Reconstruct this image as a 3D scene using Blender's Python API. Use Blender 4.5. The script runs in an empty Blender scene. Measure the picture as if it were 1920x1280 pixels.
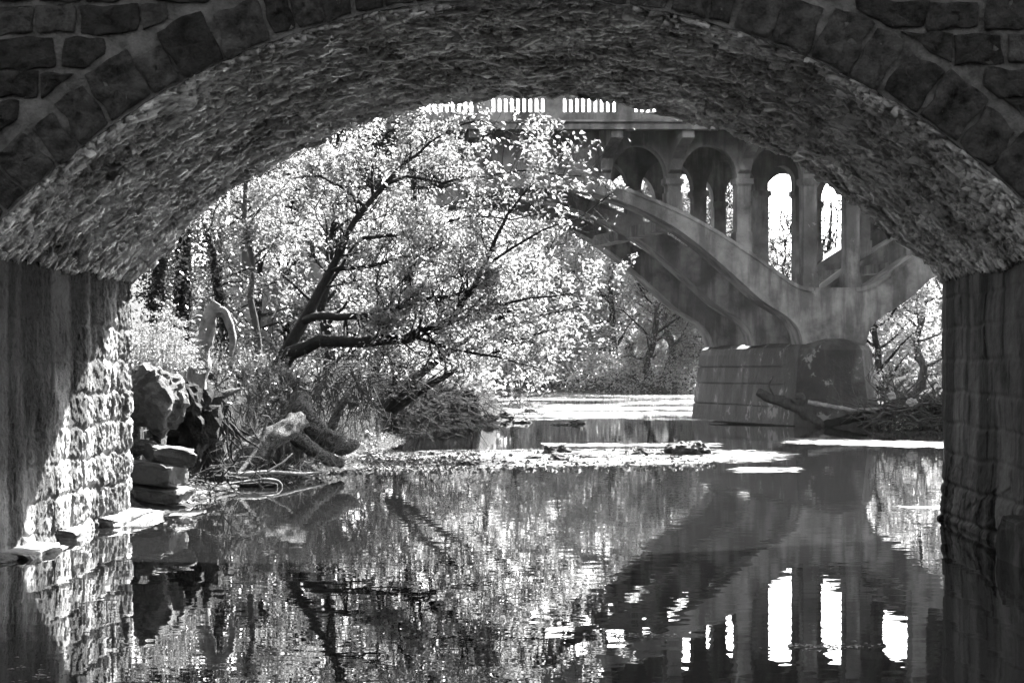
import bpy, math, random
import numpy as np
from mathutils import Vector, noise

R = math.radians
rng = np.random.default_rng(7)
random.seed(7)
scene = bpy.context.scene
col = scene.collection

# ------------------------------------------------------------------ camera, world, sun, exposure
F = 4000.0            # focal length in pixels of the 1920-wide photograph
CZ = 2.0              # eye height above the water
HY = 690.0            # picture row of the horizon
cam = bpy.data.cameras.new('camera')
cam.sensor_width = 36.0
cam.lens = F / 1920 * 36.0
cam.shift_y = (HY - 640.0) / 1920.0
cam.clip_start = 0.1
cam.clip_end = 3000.0
camo = bpy.data.objects.new('camera', cam)
camo.location = (0, 0, CZ)
camo.rotation_euler = (R(90), 0, 0)
col.objects.link(camo)
scene.camera = camo

SUN_AZ, SUN_EL = R(24), R(38)      # azimuth clockwise from +Y (the view direction)
sdir = Vector((math.sin(SUN_AZ) * math.cos(SUN_EL), math.cos(SUN_AZ) * math.cos(SUN_EL), math.sin(SUN_EL)))
world = bpy.data.worlds.new('World')
scene.world = world
world.use_nodes = True
nt = world.node_tree
nt.nodes.clear()
wo = nt.nodes.new('ShaderNodeOutputWorld')
bg = nt.nodes.new('ShaderNodeBackground')
sky = nt.nodes.new('ShaderNodeTexSky')
sky.sky_type = 'NISHITA'
sky.sun_disc = False
sky.sun_elevation = SUN_EL
sky.sun_rotation = SUN_AZ
sky.dust_density = 2.0
bw = nt.nodes.new('ShaderNodeRGBToBW')      # black-and-white photograph
nt.links.new(sky.outputs[0], bw.inputs[0])
nt.links.new(bw.outputs[0], bg.inputs[0])
nt.links.new(bg.outputs[0], wo.inputs[0])
bg.inputs[1].default_value = 0.075

sl = bpy.data.lights.new('sun', 'SUN')
sl.energy = 5.0
sl.angle = R(0.53)
sl.color = (1.0, 0.995, 0.985)
so = bpy.data.objects.new('sun', sl)
so.rotation_euler = sdir.to_track_quat('Z', 'Y').to_euler()
so.location = sdir * 200
col.objects.link(so)

scene.view_settings.view_transform = 'Standard'
scene.view_settings.look = 'None'
scene.view_settings.exposure = 3.85
scene.view_settings.gamma = 1.0
scene.cycles.use_denoising = True
scene.cycles.max_bounces = 8
scene.cycles.transparent_max_bounces = 4
scene.cycles.sample_clamp_indirect = 20.0
scene.cycles.blur_glossy = 0.3
scene.cycles.caustics_reflective = True


# ------------------------------------------------------------------ helpers
def W(px, py, d):
    """a photo pixel (1920 wide) seen at depth d -> world point"""
    return Vector(((px - 960) * d / F, d, CZ - (py - HY) * d / F))


def tag(o, label=None, cat=None, group=None, kind=None):
    if label: o['label'] = label
    if cat: o['category'] = cat
    if group: o['group'] = group
    if kind: o['kind'] = kind
    return o


def empty(name, loc, label=None, cat=None, group=None):
    o = bpy.data.objects.new(name, None)
    o.empty_display_size = 0.3
    o.location = loc
    col.objects.link(o)
    return tag(o, label, cat, group)


class MB:
    def __init__(s):
        s.v, s.f, s.n = [], [], 0

    def add(s, verts, faces):
        verts = np.asarray(verts, dtype=np.float64).reshape(-1, 3)
        s.v.append(verts)
        n = s.n
        s.f.extend([tuple(i + n for i in f) for f in faces])
        s.n += len(verts)

    def box(s, a, b, fn=None):
        x0, y0, z0 = a
        x1, y1, z1 = b
        v = np.array([(x0, y0, z0), (x1, y0, z0), (x1, y1, z0), (x0, y1, z0),
                      (x0, y0, z1), (x1, y0, z1), (x1, y1, z1), (x0, y1, z1)], float)
        if fn: v = np.array([fn(*p) for p in v])
        s.add(v, [(0, 3, 2, 1), (4, 5, 6, 7), (0, 1, 5, 4), (1, 2, 6, 5), (2, 3, 7, 6), (3, 0, 4, 7)])

    def tube(s, pts, rad, sides=6, cap=True, bumpy=0.0):
        P = [Vector(p) for p in pts]
        n = len(P)
        if n < 2: return
        t0 = (P[1] - P[0]).normalized()
        ref = Vector((0, 0, 1)) if abs(t0.z) < 0.8 else Vector((1, 0, 0))
        u = t0.cross(ref).normalized()
        V = []
        for i in range(n):
            t = (P[min(i + 1, n - 1)] - P[max(i - 1, 0)])
            if t.length < 1e-9: t = t0
            t = t.normalized()
            u = (u - t * u.dot(t))
            if u.length < 1e-6: u = t.orthogonal()
            u.normalize()
            w = t.cross(u)
            for k in range(sides):
                a = 2 * math.pi * k / sides
                r = rad[i]
                if bumpy:
                    r *= 1 + bumpy * (noise.noise(Vector((P[i].x * 3 + math.cos(a), P[i].y * 3 + math.sin(a), P[i].z * 3 + k * 1.7))))
                V.append(P[i] + u * (math.cos(a) * r) + w * (math.sin(a) * r))
        Fc = []
        for i in range(n - 1):
            for k in range(sides):
                k2 = (k + 1) % sides
                Fc.append((i * sides + k, i * sides + k2, (i + 1) * sides + k2, (i + 1) * sides + k))
        if cap:
            Fc.append(tuple(range(sides - 1, -1, -1)))
            Fc.append(tuple((n - 1) * sides + k for k in range(sides)))
        s.add([tuple(v) for v in V], Fc)

    def prism(s, poly, d0, d1, fn):
        """poly: (x, z) outline; extruded along depth d; fn(x, z, d) -> world"""
        n = len(poly)
        v = [fn(x, z, d0) for x, z in poly] + [fn(x, z, d1) for x, z in poly]
        f = [tuple(range(n)), tuple(range(2 * n - 1, n - 1, -1))]
        for i in range(n):
            j = (i + 1) % n
            f.append((i, i + n, j + n, j))
        s.add(v, f)

    def strip(s, lo, hi, d0, d1, fn):
        """band between polylines lo and hi (same length), extruded in depth: quads only"""
        n = len(lo)
        v = []
        for (x, z), (X, Z) in zip(lo, hi):
            v += [fn(x, z, d0), fn(X, Z, d0), fn(X, Z, d1), fn(x, z, d1)]
        f = []
        for i in range(n - 1):
            a, b = 4 * i, 4 * i + 4
            f += [(a, b, b + 1, a + 1), (a + 1, b + 1, b + 2, a + 2), (a + 2, b + 2, b + 3, a + 3), (a + 3, b + 3, b, a)]
        f += [(0, 1, 2, 3), (4 * n - 1, 4 * n - 2, 4 * n - 3, 4 * n - 4)]
        s.add(v, f)

    def build(s, name, mat, parent=None, smooth=False, recalc=True):
        me = bpy.data.meshes.new(name)
        v = np.concatenate(s.v) if s.v else np.zeros((0, 3))
        if parent is not None:
            v = v - gloc(parent)
        me.from_pydata(v.tolist(), [], s.f)
        if recalc:
            import bmesh
            bm = bmesh.new(); bm.from_mesh(me)
            bmesh.ops.recalc_face_normals(bm, faces=bm.faces)
            bm.to_mesh(me); bm.free()
        me.materials.append(mat)
        if smooth: me.polygons.foreach_set('use_smooth', [True] * len(me.polygons))
        o = bpy.data.objects.new(name, me)
        col.objects.link(o)
        if parent is not None: o.parent = parent
        return o


def gloc(o):
    p = np.zeros(3)
    while o is not None:
        p = p + np.array(o.location)
        o = o.parent
    return p


def np_mesh(name, v, quads, mat, parent=None, smooth=False):
    """fast mesh from arrays of vertices and quads (or tris)"""
    me = bpy.data.meshes.new(name)
    v = np.asarray(v, np.float32)
    if parent is not None: v = v - gloc(parent).astype(np.float32)
    q = np.asarray(quads, np.int32)
    k = q.shape[1]
    me.vertices.add(len(v)); me.vertices.foreach_set('co', v.ravel())
    me.loops.add(q.size); me.loops.foreach_set('vertex_index', q.ravel())
    me.polygons.add(len(q))
    me.polygons.foreach_set('loop_start', np.arange(0, q.size, k, dtype=np.int32))
    me.polygons.foreach_set('loop_total', np.full(len(q), k, np.int32))
    if smooth: me.polygons.foreach_set('use_smooth', np.ones(len(q), bool))
    me.update(calc_edges=True); me.validate()
    me.materials.append(mat)
    o = bpy.data.objects.new(name, me)
    col.objects.link(o)
    if parent is not None: o.parent = parent
    return o


def grid_quads(nu, nv):
    i = np.arange(nu - 1)[:, None] * nv + np.arange(nv - 1)[None, :]
    return np.stack([i, i + nv, i + nv + 1, i + 1], -1).reshape(-1, 4)


def fbm(x, y, z, o=4, h=0.9, lac=2.1):
    return noise.fractal(Vector((x, y, z)), h, lac, o)


def interp(pts, x):
    xs, ys = zip(*pts)
    return np.interp(x, xs, ys)


def facets(a, b, seed):
    """height of broken stone facets: every cell is a flat chip with its own tilt"""
    dist, pts_ = noise.voronoi(Vector((a, b, seed)))
    c = pts_[0]
    h = noise.cell(c * 3.7 + Vector((0.5, 0.5, 0.5)))
    t1_, t2_ = noise.cell(c * 5.1 + Vector((7.5, 0.5, 0.5))), noise.cell(c * 6.3 + Vector((0.5, 9.5, 0.5)))
    return h - 0.5 + (a - c.x) * (t1_ - 0.5) * 1.6 + (b - c.y) * (t2_ - 0.5) * 1.6


# ------------------------------------------------------------------ materials (all neutral: the photograph is monochrome)
def new_mat(name):
    m = bpy.data.materials.new(name)
    m.use_nodes = True
    n = m.node_tree
    n.nodes.clear()
    out = n.nodes.new('ShaderNodeOutputMaterial')
    b = n.nodes.new('ShaderNodeBsdfPrincipled')
    n.links.new(b.outputs[0], out.inputs[0])
    return m, n, b, out


def tex(n, kind, scale, vec=None, **kw):
    t = n.nodes.new('ShaderNodeTex' + kind)
    for k, v in kw.items():
        if k in t.inputs: t.inputs[k].default_value = v
        else: setattr(t, k, v)
    t.inputs['Scale'].default_value = scale
    if vec: n.links.new(vec, t.inputs['Vector'])
    return t


def mapping(n, scale=(1, 1, 1)):
    tc = n.nodes.new('ShaderNodeNewGeometry')
    mp = n.nodes.new('ShaderNodeMapping')
    mp.inputs['Scale'].default_value = scale
    n.links.new(tc.outputs['Position'], mp.inputs['Vector'])
    return mp.outputs[0]


def ramp(n, src, stops):
    r = n.nodes.new('ShaderNodeValToRGB')
    e = r.color_ramp.elements
    while len(e) < len(stops): e.new(0.5)
    for k, (p, g) in enumerate(stops):
        e[k].position = p
        e[k].color = (g, g, g, 1)
    n.links.new(src, r.inputs[0])
    return r.outputs[0]


def math_n(n, op, a, b=None, clamp=False):
    m = n.nodes.new('ShaderNodeMath')
    m.operation = op
    m.use_clamp = clamp
    for i, v in enumerate((a, b)):
        if v is None: continue
        if isinstance(v, (int, float)): m.inputs[i].default_value = v
        else: n.links.new(v, m.inputs[i])
    return m.outputs[0]


def mixc(n, fac, a, b):
    m = n.nodes.new('ShaderNodeMix')
    m.data_type = 'RGBA'
    for i, v in ((0, fac), (6, a), (7, b)):
        if isinstance(v, (int, float)):
            m.inputs[i].default_value = v if i == 0 else (v, v, v, 1)
        else: n.links.new(v, m.inputs[i])
    return m.outputs[2]


def bump(n, b, h, dist, strength=1.0):
    bp = n.nodes.new('ShaderNodeBump')
    bp.inputs['Distance'].default_value = dist
    bp.inputs['Strength'].default_value = strength
    n.links.new(h, bp.inputs['Height'])
    n.links.new(bp.outputs[0], b.inputs['Normal'])


def rock_mat(name, lo, hi, scale=3.0, bdist=0.03, stretch=(1, 1, 1), rough=0.9, streak=None, island=0.0, fine=14.0, spec=0.3, zdark=None, cracks=None, speck=None):
    m, n, b, out = new_mat(name)
    v = mapping(n, stretch)
    a = tex(n, 'Noise', scale, v, Detail=9.0, Roughness=0.65)
    c = ramp(n, a.outputs[0], [(0.32, lo), (0.5, (lo + hi) / 2), (0.7, hi)])
    if streak:
        s_lo, s_amt, sv = streak
        w = tex(n, 'Noise', 1.0, mapping(n, sv), Detail=5.0, Roughness=0.6)
        f = ramp(n, w.outputs[0], [(0.46, 0.0), (0.56, s_amt)])
        c = mixc(n, f, c, s_lo)
    if island:
        g = n.nodes.new('ShaderNodeNewGeometry')
        k = math_n(n, 'MULTIPLY_ADD', g.outputs['Random Per Island'], island)
        n.nodes[-1].inputs[2].default_value = 1 - island / 2
        mm = n.nodes.new('ShaderNodeMix'); mm.data_type = 'RGBA'; mm.blend_type = 'MULTIPLY'
        mm.inputs[0].default_value = 1
        n.links.new(c, mm.inputs[6]); n.links.new(k, mm.inputs[7])
        c = mm.outputs[2]
    if speck:      # lichen and lime spots
        sv_, ss_, st_ = speck
        w = tex(n, 'Noise', ss_, mapping(n), Detail=4.0, Roughness=0.7)
        c = mixc(n, ramp(n, w.outputs[0], [(st_, 0.0), (st_ + 0.04, 1.0)]), c, sv_)
    if zdark:      # algae staining with painted-in shade on the upper wall, ending in an uneven line
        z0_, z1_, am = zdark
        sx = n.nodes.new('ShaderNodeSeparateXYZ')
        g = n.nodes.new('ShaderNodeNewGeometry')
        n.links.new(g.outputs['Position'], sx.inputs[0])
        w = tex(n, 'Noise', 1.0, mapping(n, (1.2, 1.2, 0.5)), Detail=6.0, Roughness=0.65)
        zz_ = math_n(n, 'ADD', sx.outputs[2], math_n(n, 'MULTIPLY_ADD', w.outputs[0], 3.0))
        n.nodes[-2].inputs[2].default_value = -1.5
        zz_ = math_n(n, 'ADD', zz_, math_n(n, 'MULTIPLY', math_n(n, 'SUBTRACT', sx.outputs[1], 24.5), -0.5))      # tilted so the sunlit far end stays pale; sunlight painted into the colour
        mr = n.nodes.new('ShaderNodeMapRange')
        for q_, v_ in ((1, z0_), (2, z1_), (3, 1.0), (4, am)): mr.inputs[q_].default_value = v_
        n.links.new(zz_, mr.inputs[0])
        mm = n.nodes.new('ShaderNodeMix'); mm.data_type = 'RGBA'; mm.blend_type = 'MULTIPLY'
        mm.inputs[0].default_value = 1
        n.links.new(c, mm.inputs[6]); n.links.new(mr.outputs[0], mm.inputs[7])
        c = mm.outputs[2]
    if cracks:     # furrowed bark
        cs, cst = cracks
        wv = n.nodes.new('ShaderNodeVectorMath'); wv.operation = 'ADD'
        nz = tex(n, 'Noise', 6.0, mapping(n), Detail=3.0)
        sc = n.nodes.new('ShaderNodeVectorMath'); sc.operation = 'SCALE'; sc.inputs['Scale'].default_value = 0.12
        n.links.new(nz.outputs['Color'], sc.inputs[0])
        m1 = n.nodes.new('ShaderNodeMapping'); m1.inputs['Rotation'].default_value = (0, R(30), 0)
        m2 = n.nodes.new('ShaderNodeMapping'); m2.inputs['Scale'].default_value = cst
        n.links.new(mapping(n), m1.inputs[0]); n.links.new(m1.outputs[0], m2.inputs[0])
        n.links.new(m2.outputs[0], wv.inputs[0]); n.links.new(sc.outputs[0], wv.inputs[1])
        vo = tex(n, 'Voronoi', cs, wv.outputs[0], feature='DISTANCE_TO_EDGE')
        cr = ramp(n, vo.outputs['Distance'], [(0.0, 0.0), (0.13, 1.0)])
        c = mixc(n, cr, lo * 0.5, c)
    n.links.new(c, b.inputs['Base Color'])
    b.inputs['Roughness'].default_value = rough
    b.inputs['Specular IOR Level'].default_value = spec
    f2 = tex(n, 'Noise', fine, v, Detail=8.0, Roughness=0.7)
    hgt = f2.outputs[0]
    if cracks: hgt = math_n(n, 'ADD', math_n(n, 'MULTIPLY', hgt, 0.5), cr)
    bump(n, b, hgt, bdist)
    return m


M = {}
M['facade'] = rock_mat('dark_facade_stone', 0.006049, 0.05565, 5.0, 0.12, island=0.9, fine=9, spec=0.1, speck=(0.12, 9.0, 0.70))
M['mortar'] = rock_mat('lime_mortar', 0.03096, 0.1375, 4.0, 0.06, fine=14, spec=0.05)
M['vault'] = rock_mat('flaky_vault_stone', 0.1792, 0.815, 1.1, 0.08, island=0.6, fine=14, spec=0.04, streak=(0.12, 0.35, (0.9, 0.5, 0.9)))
M['concrete'] = rock_mat('weathered_concrete', 0.04864, 0.245, 0.9, 0.03, rough=0.85, streak=(0.03, 0.6, (1.3, 1.3, 0.2)), fine=8, speck=(0.17, 1.6, 0.66))
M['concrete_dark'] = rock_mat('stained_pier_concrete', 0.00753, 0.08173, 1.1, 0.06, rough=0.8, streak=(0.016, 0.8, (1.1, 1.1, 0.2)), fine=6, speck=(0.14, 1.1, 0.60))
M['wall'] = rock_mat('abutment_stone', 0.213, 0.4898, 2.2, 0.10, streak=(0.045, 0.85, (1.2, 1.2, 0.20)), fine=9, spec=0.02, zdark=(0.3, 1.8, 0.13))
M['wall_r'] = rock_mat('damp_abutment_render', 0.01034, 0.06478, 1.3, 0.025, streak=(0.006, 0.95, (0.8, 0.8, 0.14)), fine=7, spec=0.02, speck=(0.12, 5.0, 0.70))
M['rock'] = rock_mat('river_rock', 0.021, 0.077, 4.0, 0.10, fine=9)
M['paleslab'] = rock_mat('pale_footing_stone', 0.12, 0.27, 4.0, 0.08, fine=11)
M['boulder'] = rock_mat('smooth_bank_stone', 0.02025, 0.054, 2.0, 0.10, fine=6)
M['soil'] = rock_mat('bank_soil', 0.0084, 0.035, 1.4, 0.25, fine=5, spec=0.05)
M['bark'] = rock_mat('dark_bark', 0.00576, 0.01536, 9.0, 0.05, stretch=(1, 1, 0.5), fine=20, spec=0.1)
M['bark_mid'] = rock_mat('grey_bark', 0.0195, 0.05525, 9.0, 0.06, stretch=(1, 1, 0.4), fine=18, spec=0.1)
M['bark_pale'] = rock_mat('pale_weathered_bark', 0.04704, 0.1568, 6.0, 0.05, fine=14, spec=0.1, cracks=(26.0, (0.28, 1, 1)))
M['driftwood'] = rock_mat('bleached_driftwood', 0.068, 0.2312, 6.0, 0.05, fine=14, spec=0.1)
M['twig'] = rock_mat('dry_twigs', 0.021, 0.07, 8.0, 0.0, spec=0.1)
M['litter'] = rock_mat('white_plastic_litter', 0.10, 0.3, 12.0, 0.05)


def leaf_mat(name, refl, trans, var=0.5):
    m, n, b, out = new_mat(name)
    n.nodes.remove(b)
    g = n.nodes.new('ShaderNodeNewGeometry')
    k = math_n(n, 'MULTIPLY_ADD', g.outputs['Random Per Island'], var)
    n.nodes[-1].inputs[2].default_value = 1 - var / 2
    d = n.nodes.new('ShaderNodeBsdfDiffuse')
    t = n.nodes.new('ShaderNodeBsdfTranslucent')
    n.links.new(math_n(n, 'MULTIPLY', k, refl), d.inputs[0])
    n.links.new(math_n(n, 'MULTIPLY', k, trans), t.inputs[0])
    gl = n.nodes.new('ShaderNodeBsdfGlossy')
    gl.inputs['Roughness'].default_value = 0.35
    gl.inputs[0].default_value = (0.04, 0.04, 0.04, 1)
    a = n.nodes.new('ShaderNodeAddShader')
    a2 = n.nodes.new('ShaderNodeAddShader')
    n.links.new(d.outputs[0], a.inputs[0]); n.links.new(t.outputs[0], a.inputs[1])
    n.links.new(a.outputs[0], a2.inputs[0]); n.links.new(gl.outputs[0], a2.inputs[1])
    n.links.new(a2.outputs[0], out.inputs[0])
    return m


M['leaf'] = leaf_mat('young_spring_leaves', 0.04459, 0.09697, 1.2)
M['leaf2'] = leaf_mat('woodland_leaves', 0.03378, 0.06757, 1.2)
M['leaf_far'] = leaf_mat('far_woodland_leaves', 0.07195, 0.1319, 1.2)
M['leaf_dark'] = leaf_mat('ivy_leaves', 0.0084, 0.0084, 0.8)
M['weed'] = leaf_mat('dry_feathery_weed', 0.05906, 0.05484, 0.8)
M['grass'] = leaf_mat('bank_grass', 0.02529, 0.04046, 1.2)

# ------------------------------------------------------------------ the ground
XL = [(-60, -9), (20, -8), (27, -6.6), (28.7, -5.05), (31, -4.8), (36, -4.8), (39.4, -3.9), (42, -3.2), (50, -3.4), (57, -3.4),
      (71, -1.95), (76, -0.6), (89, 0.1), (100, -0.3), (123, -1.8), (160, -1.2), (178, -2), (260, -30)]
XR = [(-60, 9), (20, 8.5), (28, 6.6), (32, 9), (40, 15), (60, 20), (120, 26), (178, 30), (260, 40)]


def ground_z(x, y):
    sl_ = np.interp(y, *zip(*XL)) - x
    sr_ = x - np.interp(y, *zip(*XR))
    sf = y - 176 - 3 * math.sin(x * 0.13)
    w = noise.noise(Vector((x * 0.35, y * 0.2, 3)))
    sl_ += 0.5 * w; sr_ += 0.8 * w
    top = 1.2 + 0.55 * min(1.0, max(0.0, (66 - y) / 18))
    zl = np.interp(sl_, [-4, -0.6, 0, 0.62, 0.72, 1.1, 8, 40, 300], [-1.2, -0.25, 0.02, 0.16, 1.1, top, top + 0.7, 3.5, 12])
    zr = np.interp(sr_, [-4, -0.6, 0, 0.6, 2.0, 10, 40, 300], [-1.2, -0.25, 0.0, 0.3, 1.3, 2.2, 4, 12])
    zf = np.interp(sf, [-8, 0, 1.5, 4, 30, 400], [-1.2, 0.0, 0.7, 1.4, 4, 30])
    zb = np.interp(-y - 3 * math.sin(x * 0.1), [0, 5, 12, 30, 60], [-1.2, 0.3, 9, 20, 26])    # unseen hill added behind the camera to block low sky light
    z = max(zl, zr, zf, zb)
    # shallow gravel bar crossing the river below the concrete bridge
    if 38 < y < 58:
        bar = math.exp(-((y - (47 + 0.35 * (x + 3) * 0.3)) / 4.0) ** 2) * np.interp(x, [-6, -3.5, 2.5, 7], [1, 1, 0.85, 0.0])
        z = max(z, -0.55 + 0.53 * bar + 0.035 * fbm(x * 1.5, y * 0.8, 1))
    if 0.05 < sl_ < 2.5 and y < 90:      # crumbling earth face
        z += 0.22 * fbm(x * 2.5, y * 2.5, 41, 5, 0.6) * min(1, sl_ * 1.5)
    if z > -0.3:
        z += 0.12 * fbm(x * 0.9, y * 0.9, 5) * min(1.0, max(0.15, z + 0.2)) + 0.10 * fbm(x * 4, y * 4, 9, 4) * min(1, max(0.1, z))
    return float(z)


gx = np.concatenate([np.linspace(-500, -60, 12)[:-1], np.linspace(-60, -14, 32)[:-1], np.linspace(-14, 8, 190)[:-1], np.linspace(8, 40, 44)[:-1], np.linspace(40, 500, 14)])
gy = np.concatenate([np.linspace(-60, 20, 28)[:-1], np.linspace(20, 28, 12)[:-1], np.linspace(28, 76, 330)[:-1], np.linspace(76, 120, 56)[:-1], np.linspace(120, 200, 50)[:-1], np.linspace(200, 1200, 14)])
gv = np.array([(x, y, ground_z(x, y)) for x in gx for y in gy])
tag(np_mesh('ground', gv, grid_quads(len(gx), len(gy))[:, ::-1], M['soil'], smooth=True), kind='structure')

# ------------------------------------------------------------------ the river
m, n, b, out = new_mat('river_water')
b.inputs['Base Color'].default_value = (0.006, 0.006, 0.006, 1)
b.inputs['IOR'].default_value = 1.33
at = n.nodes.new('ShaderNodeAttribute'); at.attribute_name = 'riffle'
pos = mapping(n, (0.8, 1.1, 1))
br = tex(n, 'Noise', 2.2, pos, Detail=9.0, Roughness=0.72)
nz_ = math_n(n, 'MULTIPLY', math_n(n, 'SUBTRACT', br.outputs[0], 0.5), math_n(n, 'MULTIPLY', math_n(n, 'MULTIPLY', at.outputs['Fac'], 2.5, True), 5.5))
mask = math_n(n, 'ADD', at.outputs['Fac'], nz_)
msk = ramp(n, mask, [(0.42, 0.0), (0.75, 1.0)])
rr = math_n(n, 'MULTIPLY_ADD', msk, 0.36)
n.nodes[-1].inputs[2].default_value = 0.004
n.links.new(rr, b.inputs['Roughness'])
calm = tex(n, 'Noise', 1.0, mapping(n, (3.5, 6.0, 1)), Detail=2.0, Roughness=0.5)
cs_ = n.nodes.new('ShaderNodeVectorMath'); cs_.operation = 'SUBTRACT'; cs_.inputs[1].default_value = (0.5, 0.5, 0.5)
n.links.new(calm.outputs['Color'], cs_.inputs[0])
cm_ = n.nodes.new('ShaderNodeVectorMath'); cm_.operation = 'MULTIPLY'; cm_.inputs[1].default_value = (0.012, 0.013, 0.0)
n.links.new(cs_.outputs[0], cm_.inputs[0])
ca_ = n.nodes.new('ShaderNodeVectorMath'); ca_.operation = 'ADD'; ca_.inputs[1].default_value = (0, 0, 1)
n.links.new(cm_.outputs[0], ca_.inputs[0])
cn_ = n.nodes.new('ShaderNodeVectorMath'); cn_.operation = 'NORMALIZE'
n.links.new(ca_.outputs[0], cn_.inputs[0])
chop = tex(n, 'Noise', 7.0, mapping(n, (1, 0.8, 1)), Detail=6.0, Roughness=0.65)
hh = math_n(n, 'MULTIPLY', math_n(n, 'MULTIPLY', chop.outputs[0], msk), 0.10)
bump(n, b, hh, 1.0)
n.links.new(cn_.outputs[0], n.nodes[-1].inputs['Normal'])
M['water'] = m
wx = np.concatenate([np.linspace(-300, -12, 8)[:-1], np.linspace(-12, 24, 180)[:-1], np.linspace(24, 300, 8)])
wy = np.concatenate([np.linspace(-60, 12, 6)[:-1], 8000.0 / np.linspace(640, 43, 360), np.array([300.0])])
wv = np.array([(x, y, 0.0) for x in wx for y in wy])


def riffle(x, y):
    row = HY + 8000.0 / y if y > 1 else 9999
    px = 960 + x * F / y if y > 1 else 0
    r = 0.0
    # bar riffle between rows 845 and 890
    lo = interp([(560, 900), (700, 890), (1000, 880), (1300, 874), (1480, 868), (1530, 850)], px)
    hi = interp([(560, 862), (700, 842), (900, 838), (1300, 836), (1500, 842)], px)
    e = min(lo - row, row - hi) / 9.0
    if 560 < px < 1540: r = max(r, min(1.0, max(0.0, e)) * min(1, (1540 - px) / 120) * 0.74)
    if abs(row - 829 - (px - 1600) * 0.03) < 6 and 1440 < px < 1790: r = max(r, 0.68 * min(1, (px - 1440) / 60))
    if abs(row - 880) < 5 and 1350 < px < 1500: r = max(r, 0.7 * min(1, (px - 1350) / 30))
    if abs(row - 834) < 3 and 1010 < px < 1350: r = max(r, 0.62)
    if abs(row - 950) < 3 and 1690 < px < 1790: r = max(r, 0.7)
    # far riffles
    if row < 792:
        f = interp([(730, 0.2), (742, 0.42), (752, 0.36), (760, 0.4), (768, 0.56), (782, 0.5), (788, 0.2), (792, 0)], row)
        s = noise.noise(Vector((px * 0.006, row * 0.32, 2)))
        r = max(r, f + 0.55 * s)
    return r


ra = np.array([riffle(x, y) for x in wx for y in wy], np.float32)
river = np_mesh('river', wv, grid_quads(len(wx), len(wy))[:, ::-1], M['water'])
att = river.data.attributes.new('riffle', 'FLOAT', 'POINT')
att.data.foreach_set('value', ra)
tag(river, kind='structure')

# ------------------------------------------------------------------ the stone arch bridge that frames the picture
TH = R(1.95)
DN, DEP = 21.07, 7.5
HS, RAD = 5.40, 7.10
ZC = 5.65
ZO = ZC - RAD                     # centre of the arc
PHI = math.asin(HS / RAD)
ZS = ZO + RAD * math.cos(PHI)     # springing


def S(u, v, z):
    return (0.037 + u * math.cos(TH) + v * math.sin(TH), DN - u * math.sin(TH) + v * math.cos(TH), z)


bridge = empty('stone_arch_bridge', S(0, 0, 0), 'old rubble stone arch bridge framing the view, with dark facade and flaky vault', 'bridge')

# body behind the facade: solid masonry over the vault and behind the abutments
TOP = 7.4
nseg = 40
ang = np.linspace(-PHI, PHI, nseg)
mb = MB()
lo = [((RAD + 0.25) * math.sin(a), ZO + (RAD + 0.25) * math.cos(a)) for a in ang]
hi = [(x, TOP) for x, z in lo]
mb.strip(lo, hi, 0.12, DEP - 0.05, lambda x, z, d: S(x, d, z))
xe = lo[-1][0] + 0.002
for sgn in (-1, 1):
    a, c = sorted((sgn * xe, sgn * 26))
    mb.box((a, 0.12, -1.2), (c, DEP - 0.05, TOP), S)
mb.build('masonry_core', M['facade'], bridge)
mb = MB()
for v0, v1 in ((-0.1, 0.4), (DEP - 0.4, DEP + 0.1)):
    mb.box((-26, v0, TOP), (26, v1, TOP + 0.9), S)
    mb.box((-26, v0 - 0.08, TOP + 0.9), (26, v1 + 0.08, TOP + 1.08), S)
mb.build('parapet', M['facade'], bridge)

# vault: displaced sheet plus thousands of flaky stones set along the curve
NU, NV = 420, 150
ua = np.linspace(-PHI, PHI, NU)
va = np.linspace(0.0, DEP, NV)
vv = []
for a in ua:
    for v in va:
        s = a * RAD
        d = 0.10 * fbm(s * 1.4, v * 2.4, 0.3, 6, 0.7) + 0.05 * fbm(s * 5, v * 9, 7, 4, 0.6)
        r = RAD + 0.05 - d
        vv.append(S(r * math.sin(a), v, ZO + r * math.cos(a)))
vault = np_mesh('vault', np.array(vv), grid_quads(NU, NV), M['vault'], bridge, smooth=True)
NF = 52000
a = rng.uniform(-PHI, PHI, NF)
v = rng.uniform(0.04, DEP - 0.04, NF)
L = rng.gamma(1.3, 0.05, NF) + 0.03
Wd = rng.gamma(2.0, 0.011, NF) + 0.016
Hh = rng.uniform(0.015, 0.07, NF) * (0.6 + 0.8 * np.abs(a) / PHI)
til = rng.normal(0, 0.22, NF) + 0.10 * np.sign(a)
til2 = rng.normal(0, 0.55, NF)
yaw = rng.normal(0, 0.24, NF)
corn = np.array([(-1, -1, -1), (1, -1, -1), (1, 1, -1), (-1, 1, -1), (-1, -1, 1), (1, -1, 1), (1, 1, 1), (-1, 1, 1)], float)
P = corn[None] + rng.normal(0, 0.34, (NF, 8, 3))
P[:, :, 0] *= L[:, None] * 0.5; P[:, :, 1] *= Wd[:, None] * 0.5; P[:, :, 2] *= Hh[:, None] * 0.5
x, y, z = P[..., 0].copy(), P[..., 1].copy(), P[..., 2].copy()
x, z = x * np.cos(til)[:, None] + z * np.sin(til)[:, None], z * np.cos(til)[:, None] - x * np.sin(til)[:, None]
y, z = y * np.cos(til2)[:, None] + z * np.sin(til2)[:, None], z * np.cos(til2)[:, None] - y * np.sin(til2)[:, None]
x, y = x * np.cos(yaw)[:, None] - y * np.sin(yaw)[:, None], x * np.sin(yaw)[:, None] + y * np.cos(yaw)[:, None]
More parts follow.
